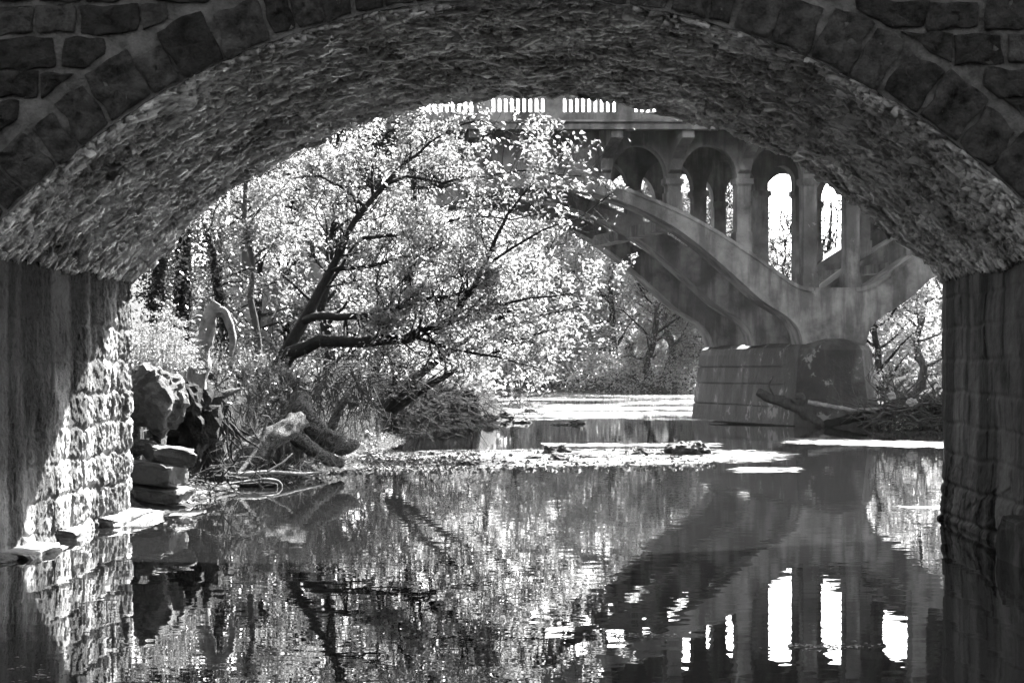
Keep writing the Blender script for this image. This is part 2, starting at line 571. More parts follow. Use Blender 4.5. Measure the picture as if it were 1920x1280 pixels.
lump = np.array([0.10 * fbm(p_ * RAD * 1.4, q_ * 2.4, 0.3, 3, 0.7) for p_, q_ in zip(a, v)])
rr_ = RAD + 0.03 - z - (lump + rng.uniform(-0.03, 0.035, NF))[:, None]
edge = np.clip((PHI - np.abs(a)) / 0.04, 0.6, 1.0)[:, None]      # the rubble sinks flush into the walls at the springing
rr_ = RAD + 0.04 + (rr_ - RAD - 0.04) * edge
aa = np.clip(a[:, None] + x / RAD, -PHI - 0.008, PHI + 0.008)
vf = np.clip(v[:, None] + y, 0.01, DEP - 0.01)
U, Z = rr_ * np.sin(aa), ZO + rr_ * np.cos(aa)
X = 0.037 + U * math.cos(TH) + vf * math.sin(TH); Y = DN - U * math.sin(TH) + vf * math.cos(TH)
V = np.stack([X, Y, Z], -1).reshape(-1, 3)
fq = np.array([(0, 3, 2, 1), (4, 5, 6, 7), (0, 1, 5, 4), (1, 2, 6, 5), (2, 3, 7, 6), (3, 0, 4, 7)])
Q = (np.arange(NF)[:, None, None] * 8 + fq[None]).reshape(-1, 4)
fl = np_mesh('vault_rubble', V, Q, M['vault'], bridge)



# facade: mortar sheet and individual stones
def stone_poly(mb, poly, v_face, depth, rs):
    """rounded stone with an uneven outline, standing proud of the facade"""
    c = np.mean(poly, 0)
    pts = []
    k = len(poly)
    for i in range(k):
        p, q = np.array(poly[i]), np.array(poly[(i + 1) % k])
        ln = np.linalg.norm(q - p)
        m_ = max(3, int(ln / 0.045))
        for j in range(m_):
            pts.append(p + (q - p) * j / m_)
    pts = np.array(pts)
    for _ in range(1): pts = 0.75 * pts + 0.125 * (np.roll(pts, 1, 0) + np.roll(pts, -1, 0))
    d = pts - c
    ln = np.linalg.norm(d, axis=1, keepdims=True) + 1e-6
    jit = np.array([noise.noise(Vector((p[0] * 5, p[1] * 5, rs))) for p in pts])[:, None]
    pts = pts + d / ln * jit * 0.05
    n_ = len(pts)
    rings = [(1.0, 0.05), (1.0, -depth * 0.6), (0.985, -depth * 0.95), (0.94, -depth * 1.06), (0.75, -depth * 1.12), (0.6, -depth * 1.14), (0.45, -depth * 1.16), (0.3, -depth * 1.18), (0.15, -depth * 1.2)]
    V = []
    for sc, dv in rings:
        for p in pts:
            q = c + (p - c) * sc
            h = (0.018 * fbm(q[0] * 6, q[1] * 6, rs + 4, 4) + 0.022 * facets(q[0] * 6, q[1] * 6, rs + 0.5)) * (1 if sc < 0.95 else 0.4) if sc < 1 else 0
            V.append(S(q[0], v_face + dv + h, q[1]))
    V.append(S(c[0], v_face - depth * 1.2, c[1]))
    Fc = []
    for r in range(len(rings) - 1):
        for i in range(n_):
            j = (i + 1) % n_
            Fc.append((r * n_ + i, r * n_ + j, (r + 1) * n_ + j, (r + 1) * n_ + i))
    o = (len(rings) - 1) * n_
    for i in range(n_): Fc.append((o + i, o + (i + 1) % n_, len(V) - 1))
    mb.add(V, Fc)


def clip(poly, nx, nz, c):
    out = []
    for i in range(len(poly)):
        p, q = poly[i], poly[(i + 1) % len(poly)]
        dp, dq = p[0] * nx + p[1] * nz - c, q[0] * nx + q[1] * nz - c
        if dp >= 0: out.append(p)
        if dp * dq < 0:
            t = dp / (dp - dq)
            out.append((p[0] + (q[0] - p[0]) * t, p[1] + (q[1] - p[1]) * t))
    return out


mb = MB()
ang2 = np.linspace(-PHI, PHI, 160)
lo = [((RAD + 0.012 + 0.02 * noise.noise(Vector((a * 40, 1, 2)))) * math.sin(a), ZO + (RAD + 0.012 + 0.02 * noise.noise(Vector((a * 40, 1, 2)))) * math.cos(a)) for a in ang2]
hi = [(x, TOP) for x, z in lo]
mb.strip(lo, hi, 0.0, 0.12, lambda x, z, d: S(x, d, z))
for sgn in (-1, 1):
    a_, c_ = sorted((sgn * (lo[-1][0] + 0.002), sgn * 26))
    mb.box((a_, 0.0, -1.2), (c_, 0.12, TOP), S)
mb.build('spandrel_mortar', M['mortar'], bridge)

rs = random.Random(11)
ring = MB()
aang = -PHI - 0.02
Rout = []
while aang < PHI + 0.02:
    w = rs.uniform(0.25, 0.50) / RAD
    a0, a1 = aang + 0.0024, aang + w - 0.0024
    top = RAD + rs.uniform(0.42, 0.58)
    Rout.append((aang, aang + w, top))
    bot = RAD + 0.02 + rs.uniform(0, 0.03)
    sk = rs.uniform(-0.006, 0.006)
    poly = [(bot * math.sin(a0), ZO + bot * math.cos(a0)), (bot * math.sin(a1), ZO + bot * math.cos(a1)),
            (top * math.sin(a1 + sk), ZO + top * math.cos(a1 + sk)), (top * math.sin(a0 + sk), ZO + top * math.cos(a0 + sk))]
    stone_poly(ring, poly, 0.0, rs.uniform(0.02, 0.045), rs.random() * 50)
    aang += w
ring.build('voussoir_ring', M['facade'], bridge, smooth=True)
sp = MB()
z0 = ZS - 4.2
while z0 < TOP - 0.05:
    hgt = rs.uniform(0.24, 0.40)
    x0 = -9.0 + rs.uniform(0, 0.4)
    while x0 < 9.0:
        w = rs.uniform(0.3, 0.72)
        g = 0.02
        dz = rs.uniform(-0.03, 0.03)
        poly = [(x0 + g, z0 + g + dz), (x0 + w - g, z0 + g + rs.uniform(-.03, .03)), (x0 + w - g + rs.uniform(-.04, .04), z0 + hgt - g + rs.uniform(-.03, .03)), (x0 + g + rs.uniform(-.04, .04), z0 + hgt - g + rs.uniform(-.03, .03))]
        cx, cz = x0 + w / 2, z0 + hgt / 2
        aa_ = math.atan2(cx, cz - ZO)
        top = RAD + 0.60
        if z0 + hgt < ZS + 0.12 and abs(cx) < HS + 1.2:
            sg_ = 1 if cx > 0 else -1
            poly = clip(poly, sg_, 0, HS + 0.07) if abs(cx) > HS - 0.5 else []
        elif abs(aa_) < PHI + 0.16:
            poly = clip(poly, math.sin(aa_), math.cos(aa_), top + 0.03 + ZO * math.cos(aa_))
        elif abs(cx) < HS + 0.35:
            poly = []
        if len(poly) >= 3:
            ar = abs(sum(poly[i][0] * poly[(i + 1) % len(poly)][1] - poly[(i + 1) % len(poly)][0] * poly[i][1] for i in range(len(poly)))) / 2
            if ar > 0.035: stone_poly(sp, poly, 0.0, rs.uniform(0.02, 0.04), rs.random() * 50)
        x0 += w
    z0 += hgt
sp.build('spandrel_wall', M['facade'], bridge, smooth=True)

# abutment faces under the springing: coursed blocks with a rough face
BL = {}


def block_h(v, z, side):
    """mortar grooves of irregular courses"""
    row = math.floor((z + 0.3) / 0.40 + 0.15 * noise.noise(Vector((v * 0.7, z, side))))
    fz = ((z + 0.3) / 0.40 + 0.15 * noise.noise(Vector((v * 0.7, z, side)))) - row
    key = (row, side)
    if key not in BL:
        rr = random.Random(row * 7 + side)
        e, p = [], -rr.random()
        while p < 9: e.append(p); p += rr.uniform(0.55, 1.15)
        BL[key] = e
    e = BL[key]
    j = max(i for i in range(len(e)) if e[i] <= max(v, -0.0) or i == 0)
    nx_ = e[j + 1] if j + 1 < len(e) else e[j] + 1
    fv = min(v - e[j], nx_ - v)
    gz = min(fz, 1 - fz) * 0.40
    g = min(fv, gz)
    return (1 - math.exp(-(g / 0.03) ** 2)), ((row * 13 + j * 7 + side) % 5) / 5.0


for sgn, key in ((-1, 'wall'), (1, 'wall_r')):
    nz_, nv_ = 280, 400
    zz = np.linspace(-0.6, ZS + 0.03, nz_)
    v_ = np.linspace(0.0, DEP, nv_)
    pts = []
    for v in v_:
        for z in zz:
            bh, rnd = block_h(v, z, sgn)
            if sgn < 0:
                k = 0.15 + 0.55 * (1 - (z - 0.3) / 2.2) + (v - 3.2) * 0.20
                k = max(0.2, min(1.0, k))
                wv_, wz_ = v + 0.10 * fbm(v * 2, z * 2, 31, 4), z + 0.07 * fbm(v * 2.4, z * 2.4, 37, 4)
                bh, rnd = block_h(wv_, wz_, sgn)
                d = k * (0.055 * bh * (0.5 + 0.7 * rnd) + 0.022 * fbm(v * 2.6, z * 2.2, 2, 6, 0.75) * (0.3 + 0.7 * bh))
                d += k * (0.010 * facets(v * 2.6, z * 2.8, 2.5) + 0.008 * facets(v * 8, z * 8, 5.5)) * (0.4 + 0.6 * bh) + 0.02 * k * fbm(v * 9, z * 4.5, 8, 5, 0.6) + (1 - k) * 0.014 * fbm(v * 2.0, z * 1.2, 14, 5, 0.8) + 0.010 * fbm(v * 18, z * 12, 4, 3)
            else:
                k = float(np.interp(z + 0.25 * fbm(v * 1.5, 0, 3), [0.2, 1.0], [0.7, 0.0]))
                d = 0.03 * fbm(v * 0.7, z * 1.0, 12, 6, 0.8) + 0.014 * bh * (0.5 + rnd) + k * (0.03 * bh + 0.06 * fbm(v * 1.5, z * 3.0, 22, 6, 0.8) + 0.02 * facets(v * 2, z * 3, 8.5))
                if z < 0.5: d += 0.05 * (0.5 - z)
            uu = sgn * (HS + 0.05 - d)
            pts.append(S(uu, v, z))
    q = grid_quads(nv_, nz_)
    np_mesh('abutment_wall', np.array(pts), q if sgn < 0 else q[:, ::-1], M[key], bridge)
# end faces of the abutments at the far side
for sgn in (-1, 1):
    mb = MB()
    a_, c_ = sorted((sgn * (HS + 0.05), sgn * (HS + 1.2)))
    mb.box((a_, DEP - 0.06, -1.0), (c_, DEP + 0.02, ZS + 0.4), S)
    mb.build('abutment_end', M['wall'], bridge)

# footing slabs at the foot of the abutments


def blob(mb, c, size, seed, sub=3, rough=0.25, flat=False, rot=0.0):
    import bmesh
    bm = bmesh.new()
    bmesh.ops.create_icosphere(bm, subdivisions=sub, radius=1.0)
    V = []
    for v in bm.verts:
        p = v.co.copy()
        if flat:
            p = Vector([math.copysign(abs(t) ** 0.45, t) for t in p])
            p.normalize(); m_ = max(abs(t) for t in p); p = p * (0.75 + 0.25 / m_) if False else Vector([max(-0.85, min(0.85, t * 1.22)) / 0.85 for t in p])
        k = 1 + rough * fbm(p.x * 1.3 + seed, p.y * 1.3, p.z * 1.3 + seed * 0.7, 4) + 0.3 * rough * (abs(noise.noise(Vector((p.x * 3 + seed, p.y * 3, p.z * 3)))))
        k += rough * 0.12 * facets(p.x * 2.2 + p.z + seed, p.y * 2.2 - p.z * 1.3, seed)
        p = Vector((p.x * size[0], p.y * size[1], p.z * size[2])) * k
        p = Vector((p.x * math.cos(rot) - p.y * math.sin(rot), p.x * math.sin(rot) + p.y * math.cos(rot), p.z))
        p = p + Vector((noise.noise(p * 6), noise.noise(p * 6 + Vector((9, 0, 0))), noise.noise(p * 6 + Vector((0, 9, 0))))) * 0.10 * min(size)
        V.append(tuple(Vector(c) + p))
    Fc = [tuple(v.index for v in f.verts) for f in bm.faces]
    bm.free()
    mb.add(V, Fc)


def rock(name, c, size, label, mat='rock', group=None, cat='rock', seed=0, rough=0.25, flat=False, rot=0.0, sub=4):
    e = Vector(c)
    mb = MB()
    blob(mb, (0, 0, 0), size, seed, sub, rough, flat, rot)
    o = mb.build(name, M[mat], None, smooth=False)
    o.location = e
    if name == 'stone_slab': o.rotation_euler = (0.10 * math.sin(seed * 7.7), 0.13 * math.sin(seed * 3.1), 0.3 * math.sin(seed))
    return tag(o, label, cat, group)


def water_pt(px, py, z=0.0):
    d = (CZ - z) * F / (py - HY)
    return Vector(((px - 960) * d / F, d, z))


p = water_pt(222, 978); rock('footing_slab', p + Vector((0, 0.1, 0.01)), (0.30, 1.0, 0.10), 'pale flat footing stone in the sun at the far foot of the lit wall', 'paleslab', seed=3, flat=True, rot=-0.10, rough=0.15)
p = water_pt(128, 1008); rock('footing_slab', p + Vector((0, 0, 0.02)), (0.17, 0.34, 0.09), 'small dark-sided pale stone in the water at the middle of the lit wall foot', 'paleslab', seed=5, flat=True, rough=0.2)
p = water_pt(62, 1036); rock('footing_slab', p + Vector((-0.1, 0, 0.0)), (0.30, 0.75, 0.07), 'low sunlit footing stone awash at the near end of the lit wall', 'paleslab', seed=8, flat=True, rough=0.25)
p = water_pt(8, 1046); rock('footing_stone', p + Vector((-0.05, -0.3, 0.0)), (0.25, 0.3, 0.09), 'dark wet stone at the left picture edge beside the lit footing', 'rock', seed=12, rough=0.2)
p = water_pt(1935, 1062); rock('footing_block', p + Vector((0.12, 0.45, 0.12)), (0.26, 0.6, 0.33), 'squared damp block at the foot of the dark right abutment', 'wall_r', cat='stone block', seed=17, flat=True, rough=0.08)

# ------------------------------------------------------------------ the concrete open-spandrel arch bridge
U_ = 74.0 / F          # one near-plane unit
SK = 0.206             # skew of the ribs across the width
DY = 5.18              # spacing of the ribs


def C(x, z, d):
    return (x * U_ - SK * d, 74.0 + d, CZ + z * U_)


cb = empty('concrete_arch_bridge', C(605, 0, 0)[:2] + (0.0,), 'grey concrete open-spandrel arch bridge with slotted balustrade beyond the trees', 'bridge')
XC, XP = 47.0, 605.0
intr = [(XC, 344), (100, 340), (141, 332), (200, 315), (253, 293), (300, 268), (329, 248), (366, 219), (402, 187), (436, 157), (466, 128), (495, 110), (516, 98), (533, 82), (542, 66), (546, 45)]
extr = [(XC, 375), (100, 371), (141, 363), (190, 348), (253, 323), (300, 303), (332, 288), (372, 266), (414, 240), (455, 213), (490, 188), (519, 166), (530, 159), (542, 154), (552, 151.5), (565, 151)]


def dense(pl, k=3):
    o = []
    for i in range(len(pl) - 1):
        for j in range(k):
            t = j / k
            o.append((pl[i][0] + (pl[i + 1][0] - pl[i][0]) * t, pl[i][1] + (pl[i + 1][1] - pl[i][1]) * t))
    return o + [pl[-1]]


def smooth_pl(pl, it=3):
    p = np.array(dense(pl, 3))
    for _ in range(it): p[1:-1] = (p[:-2] + 2 * p[1:-1] + p[2:]) / 4
    return [tuple(q) for q in p]


intr, extr = smooth_pl(intr), smooth_pl(extr)
mir = lambda pl, c: [(2 * c - x, z) for x, z in pl][::-1]
ext_z = lambda x: float(np.interp(x if x >= XC else 2 * XC - x, [p[0] for p in extr], [p[1] for p in extr]))


def ext_any(x):
    if x <= XP: return ext_z(x)
    return ext_z(2 * XP - x)


RT = 1.2
rows = [0, DY, 2 * DY]


def rib_profile(main):
    lo = mir(intr, XC)[:-1] + intr
    hi = mir(extr, XC)[:-1] + extr
    if not main: lo, hi = mir(intr, XP), mir(extr, XP)
    return lo, hi


def copy_part(o, d, parent):
    c = o.copy()
    col.objects.link(c)
    c.parent = parent
    c.location = Vector(o.location) + Vector((-SK * d, d, 0))
    return c


def tri(o):
    return o


CO, CD = M['concrete'], M['concrete_dark']
for main in (True, False):
    lo, hi = rib_profile(main)
    mb = MB()
    mb.strip(lo, hi, 0, RT, C)
    r0 = mb.build('arch_rib', CO, cb)
    cp = MB()
    cp.strip([(x, z - 7) for x, z in hi], [(x, z + 0.5) for x, z in hi], -0.05, -0.001, C)
    c0 = cp.build('rib_coping', CO, r0)
    for d in rows[1:]:
        r1 = copy_part(r0, d, cb)
        k = c0.copy(); col.objects.link(k); k.parent = r1
# haunch block over the pier, between the two springings
for xp in (XP, 2 * XC - XP):
    mb = MB()
    mb.prism([(xp - 59, 45), (xp + 59, 45), (xp + 40, 151), (xp - 40, 151)], 0, RT, C)
    h0 = mb.build('haunch_block', CO, cb)
    for d in rows[1:]: copy_part(h0, d, cb)

# columns, capitals and spandrel arches
cols_r = [178, 309, 440, 565]
col_x = [2 * XC - x for x in cols_r[::-1]] + cols_r + [2 * XP - x for x in cols_r[::-1]] + [1163.0]
CW, CDp = 12.5, 0.5
CAPZ = 352.0
WT = 446.0
first = {}
for x in col_x:
    zb = min(ext_any(x - CW), ext_any(x + CW)) - 3
    short = abs(zb - CAPZ) < 40
    mb = MB()
    mb.prism([(x - CW, zb), (x + CW, zb), (x + CW, CAPZ + (70 if short else 0)), (x - CW, CAPZ + (70 if short else 0))], 0.29, 0.29 + CDp, C)
    c0 = mb.build('column', CO, cb)
    ch = []
    if not short:
        mb = MB()
        mb.prism([(x - CW - 4, CAPZ - 6), (x + CW + 4, CAPZ - 6), (x + CW + 4, CAPZ + 5), (x - CW - 4, CAPZ + 5)], 0.21, 0.37 + CDp, C)
        mb.prism([(x - CW - 1.5, CAPZ - 9), (x + CW + 1.5, CAPZ - 9), (x + CW + 1.5, CAPZ - 6), (x - CW - 1.5, CAPZ - 6)], 0.26, 0.32 + CDp, C)
        ch.append(mb.build('capital', CO, c0))
        zc = ext_any(x)
        mb = MB()
        hb = 26
        mb.prism([(x - CW - 2.5, zb), (x + CW + 2.5, zb), (x + CW + 2.5, max(ext_any(x - CW), ext_any(x + CW)) + hb), (x - CW - 2.5, max(ext_any(x - CW), ext_any(x + CW)) + hb)], 0.24, 0.34 + CDp, C)
        ch.append(mb.build('plinth', CO, c0))
    for d in rows[1:]:
        c1 = copy_part(c0, d, cb)
        for k in ch:
            k1 = k.copy(); col.objects.link(k1); k1.parent = c1
pairs = [(col_x[i], col_x[i + 1]) for i in range(len(col_x) - 1)]
for xa, xb in pairs:
    mb = MB()
    if xa < XC < xb or xa > 1031:        # solid spandrel at the crown
        xs = np.linspace(xa - 0, xb, 20)
        mb.strip([(x, ext_any(x) - 2) for x in xs], [(x, WT) for x in xs], 0.33, 0.33 + 0.5, C)
    else:
        xa2, xb2 = xa + CW, xb - CW
        hw, cx = (xb2 - xa2) / 2, (xa2 + xb2) / 2
        rise = min(62, hw * 1.22)
        th = np.linspace(math.pi, 0, 25)
        base = CAPZ + 5 + (62 - rise) * 0.6
        lo = [(xa, base)] + [(cx + hw * math.cos(t), base + rise * math.sin(t)) for t in th] + [(xb, base)]
        lo = [(xa + 0.01, CAPZ + 5)] + [(xa2 - 0.02, CAPZ + 5)] + lo[1:-1] + [(xb2 + 0.02, CAPZ + 5)] + [(xb - 0.01, CAPZ + 5)]
        lo = [(x, max(z, ext_any(x) - 2)) for x, z in lo]
        mb.strip(lo, [(x, WT) for x, z in lo], 0.33, 0.33 + 0.5, C)
    s0 = mb.build('spandrel_arch', CO, cb)
    for d in rows[1:]: copy_part(s0, d, cb)

# struts between the ribs
for x in (302, 2 * XC - 302):
    zm = ext_any(302) - 30
    mb = MB()
    mb.box((x - 15, RT - 0.02, zm - 12), (x + 15, DY + 0.02, zm + 10), lambda a, d, z: C(a, z, d))
    s0 = mb.build('cross_strut', CO, cb)
    copy_part(s0, DY, cb)
x = 745
zm = ext_any(x) - 14
mb = MB()
mb.box((x - 9, RT - 0.02, zm - 8), (x + 9, DY + 0.02, zm + 10), lambda a, d, z: C(a, z, d))
s0 = mb.build('cross_strut', CO, cb); copy_part(s0, DY, cb)

# deck, cornice, corbels
XA, XB = -900.0, 1500.0
OH = 1.5
mb = MB()
mb.box((XA, -OH + 0.05, 446.05), (XB, 2 * DY + RT + OH - 0.05, 457), lambda a, d, z: C(a, z, d))
deck = mb.build('deck', CO, cb)
for d0, d1, dr in ((-OH - 0.12, -OH + 0.25, -1), (2 * DY + RT + OH - 0.25, 2 * DY + RT + OH + 0.12, 1)):
    mb = MB()
    f = lambda a, d, z: C(a, z, d)
    mb.box((XA, d0, 438), (XB, d1, 447), f)
    mb.box((XA, d0 + 0.05, 447), (XB, d1 - 0.05, 451), f)
    mb.box((XA, d0 - 0.10, 451), (XB, d1 + 0.10, 455), f)
    mb.box((XA, d0 + 0.08, 455), (XB, d1 - 0.08, 470), f)
    mb.build('cornice', CO, cb)
cor = MB()
x = col_x[5]
pr = [(-OH + 0.1, 438), (-OH + 0.1, 424), (-OH + 0.3, 420), (-0.6, 408), (-0.1, 392), (0.1, 372), (0.32, 366), (0.32, 445.9), (-OH + 0.26, 445.9), (-OH + 0.26, 438)]
v0 = [C(x - 11, z, d) for d, z in pr]; v1 = [C(x + 11, z, d) for d, z in pr]
nq = len(pr)
cor.add(v0 + v1, [tuple(range(nq)), tuple(range(2 * nq - 1, nq - 1, -1))] + [(i, i + nq, (i + 1) % nq + nq, (i + 1) % nq) for i in range(nq)])
cor0 = cor.build('corbel', CO, cb)
for x2 in col_x:
    if x2 != x:
        c1 = cor0.copy(); col.objects.link(c1); c1.parent = cb
        c1.location = Vector(cor0.location) + Vector(((x2 - x) * U_, 0, 0))

# balustrade: posts and slotted panels


def slot_panel(x0, x1, z0, z1, nsl, d0, d1):
    mb = MB()
    pit = (x1 - x0) / nsl
    ow = pit * 0.6
    mb.box((x0, d0, z1), (x1, d1, z1 + 10), lambda a, d, z: C(a, z, d))
    for i in range(nsl):
        c = x0 + pit * (i + 0.5)
        zs = z1 - ow / 2
        th = np.linspace(math.pi, 0, 9)
        arc = [(c + ow / 2 * math.cos(t), zs + ow / 2 * math.sin(t)) for t in th]
        lo = [(c - pit / 2, zs), (c - ow / 2 - 0.01, zs)] + arc + [(c + ow / 2 + 0.01, zs), (c + pit / 2, zs)]
        mb.strip(lo, [(x, z1 + 0.01) for x, z in lo], d0, d1, C)
        mb.box((c - pit / 2, d0, z0), (c - ow / 2, d1, zs), lambda a, d, z: C(a, z, d))
        mb.box((c + ow / 2, d0, z0), (c + pit / 2, d1, zs), lambda a, d, z: C(a, z, d))
    return mb


pitch = 131.0
px0 = XC + 14
for side, dd in ((0, (-OH + 0.02, -OH + 0.18)), (1, (2 * DY + RT + OH - 0.18, 2 * DY + RT + OH - 0.02))):
    pp = bb = None
    for k in range(-5, 9):
        xc = px0 + k * pitch
        if pp is None:
            mb = MB()
            mb.box((xc - 14.5, dd[0] - 0.06, 470), (xc + 14.5, dd[1] + 0.06, 512), lambda a, d, z: C(a, z, d))
            mb.box((xc - 16.5, dd[0] - 0.10, 512), (xc + 16.5, dd[1] + 0.10, 517), lambda a, d, z: C(a, z, d))
            pp = mb.build('balustrade_post', CO, cb); pk = k
            bb = slot_panel(xc + 14.5, xc + pitch - 14.5, 470, 496, 9, *dd).build('balustrade_panel', CO, cb)
        else:
            for o in (pp, bb):
                c1 = o.copy(); col.objects.link(c1); c1.parent = cb
                c1.location = Vector(o.location) + Vector(((k - pk) * pitch * U_, 0, 0))

# piers: body, joints and rounded nose
def foot(a, b0, bx, cut):
    """plan outline in (x across, d along) with chamfered ends"""
    d0, d1 = a
    return [(-b0 + cut, d0), (b0 - cut, d0), (b0, d0 + cut), (b0, d1 - cut), (b0 - cut, d1), (-b0 + cut, d1), (-b0, d1 - cut), (-b0, d0 + cut)]


def loft(mb, layers, xp):
    n_ = len(layers[0][1])
    V = []
    for z, ol in layers:
        for x, d in ol: V.append((xp * U_ + x - SK * d, 74 + d, z))
    Fc = []
    for i in range(len(layers) - 1):
        for k in range(n_):
            j = (k + 1) % n_
            Fc.append((i * n_ + k, i * n_ + j, (i + 1) * n_ + j, (i + 1) * n_ + k))
    Fc += [tuple(range(n_ - 1, -1, -1)), tuple((len(layers) - 1) * n_ + k for k in range(n_))]
    mb.add(V, Fc)


for xp in (XP, 2 * XC - XP):
    zt = CZ + 46 * U_
    pier = MB()
    lay = []
    zj = [0.62, 1.42, 2.05]
    zlist = [(-1.0, 0), (0.0, 0)]
    for z in zj: zlist += [(z - 0.025, 0), (z - 0.02, 1), (z + 0.02, 1), (z + 0.025, 0)]
    zlist += [(zt - 0.35, 0)]
    def outl(z, g, grow=0.0, dlo=1.0, dhi=None):
        bw_ = 1.40 - 0.10 * z - g * 0.05 + grow
        return foot((dlo + g * 0.05, 2 * DY + RT + 1.2 - 0.08 * z - g * 0.05), bw_, 0, 0.5)
    lay = [(z, outl(z, g)) for z, g in zlist]
    lay += [(zt - 0.12, outl(zt, 0, -0.05)), (zt + 0.02, outl(zt, 0, -0.28)), (zt + 0.06, outl(zt, 0, -0.6))]
    loft(pier, lay, xp)
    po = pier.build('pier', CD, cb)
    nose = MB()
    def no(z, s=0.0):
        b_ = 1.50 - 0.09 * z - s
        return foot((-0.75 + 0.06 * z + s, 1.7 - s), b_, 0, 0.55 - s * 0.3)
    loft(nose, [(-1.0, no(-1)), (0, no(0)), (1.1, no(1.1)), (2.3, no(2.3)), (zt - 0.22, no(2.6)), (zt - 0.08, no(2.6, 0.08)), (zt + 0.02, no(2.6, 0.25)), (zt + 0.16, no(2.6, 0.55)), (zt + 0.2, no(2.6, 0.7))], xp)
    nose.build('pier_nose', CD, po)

# ------------------------------------------------------------------ plants
def leaves(name, segs, size, mat, parent, r, up=0.5, droop=0.0, aspect=0.55):
    """segs: rows (x0,y0,z0,x1,y1,z1,count,spread) -> one mesh of small folded leaves"""
    segs = np.asarray(segs, float)
    cnt = segs[:, 6].astype(int)
    idx = np.repeat(np.arange(len(segs)), cnt)
    N = len(idx)
    t = r.random(N)[:, None]
    p = segs[idx, 0:3] * (1 - t) + segs[idx, 3:6] * t + r.normal(0, 1, (N, 3)) * segs[idx, 7][:, None]
    nrm = r.normal(0, 1, (N, 3)); nrm[:, 2] = np.abs(nrm[:, 2]) + up
    nrm /= np.linalg.norm(nrm, axis=1, keepdims=True)
    d = r.normal(0, 1, (N, 3)); d[:, 2] -= droop
    d -= nrm * (d * nrm).sum(1, keepdims=True)
    d /= np.linalg.norm(d, axis=1, keepdims=True) + 1e-9
    s = np.cross(nrm, d)
    sz = size * r.uniform(0.5, 1.35, N)[:, None]
    fold = sz * 0.12 * nrm
    v = np.stack([p, p + d * sz * 0.45 + s * sz * aspect * 0.5 + fold, p + d * sz, p + d * sz * 0.45 - s * sz * aspect * 0.5 + fold], 1).reshape(-1, 3)
    q = np.arange(N * 4).reshape(-1, 4)
    return np_mesh(name, v, q, mat, parent)


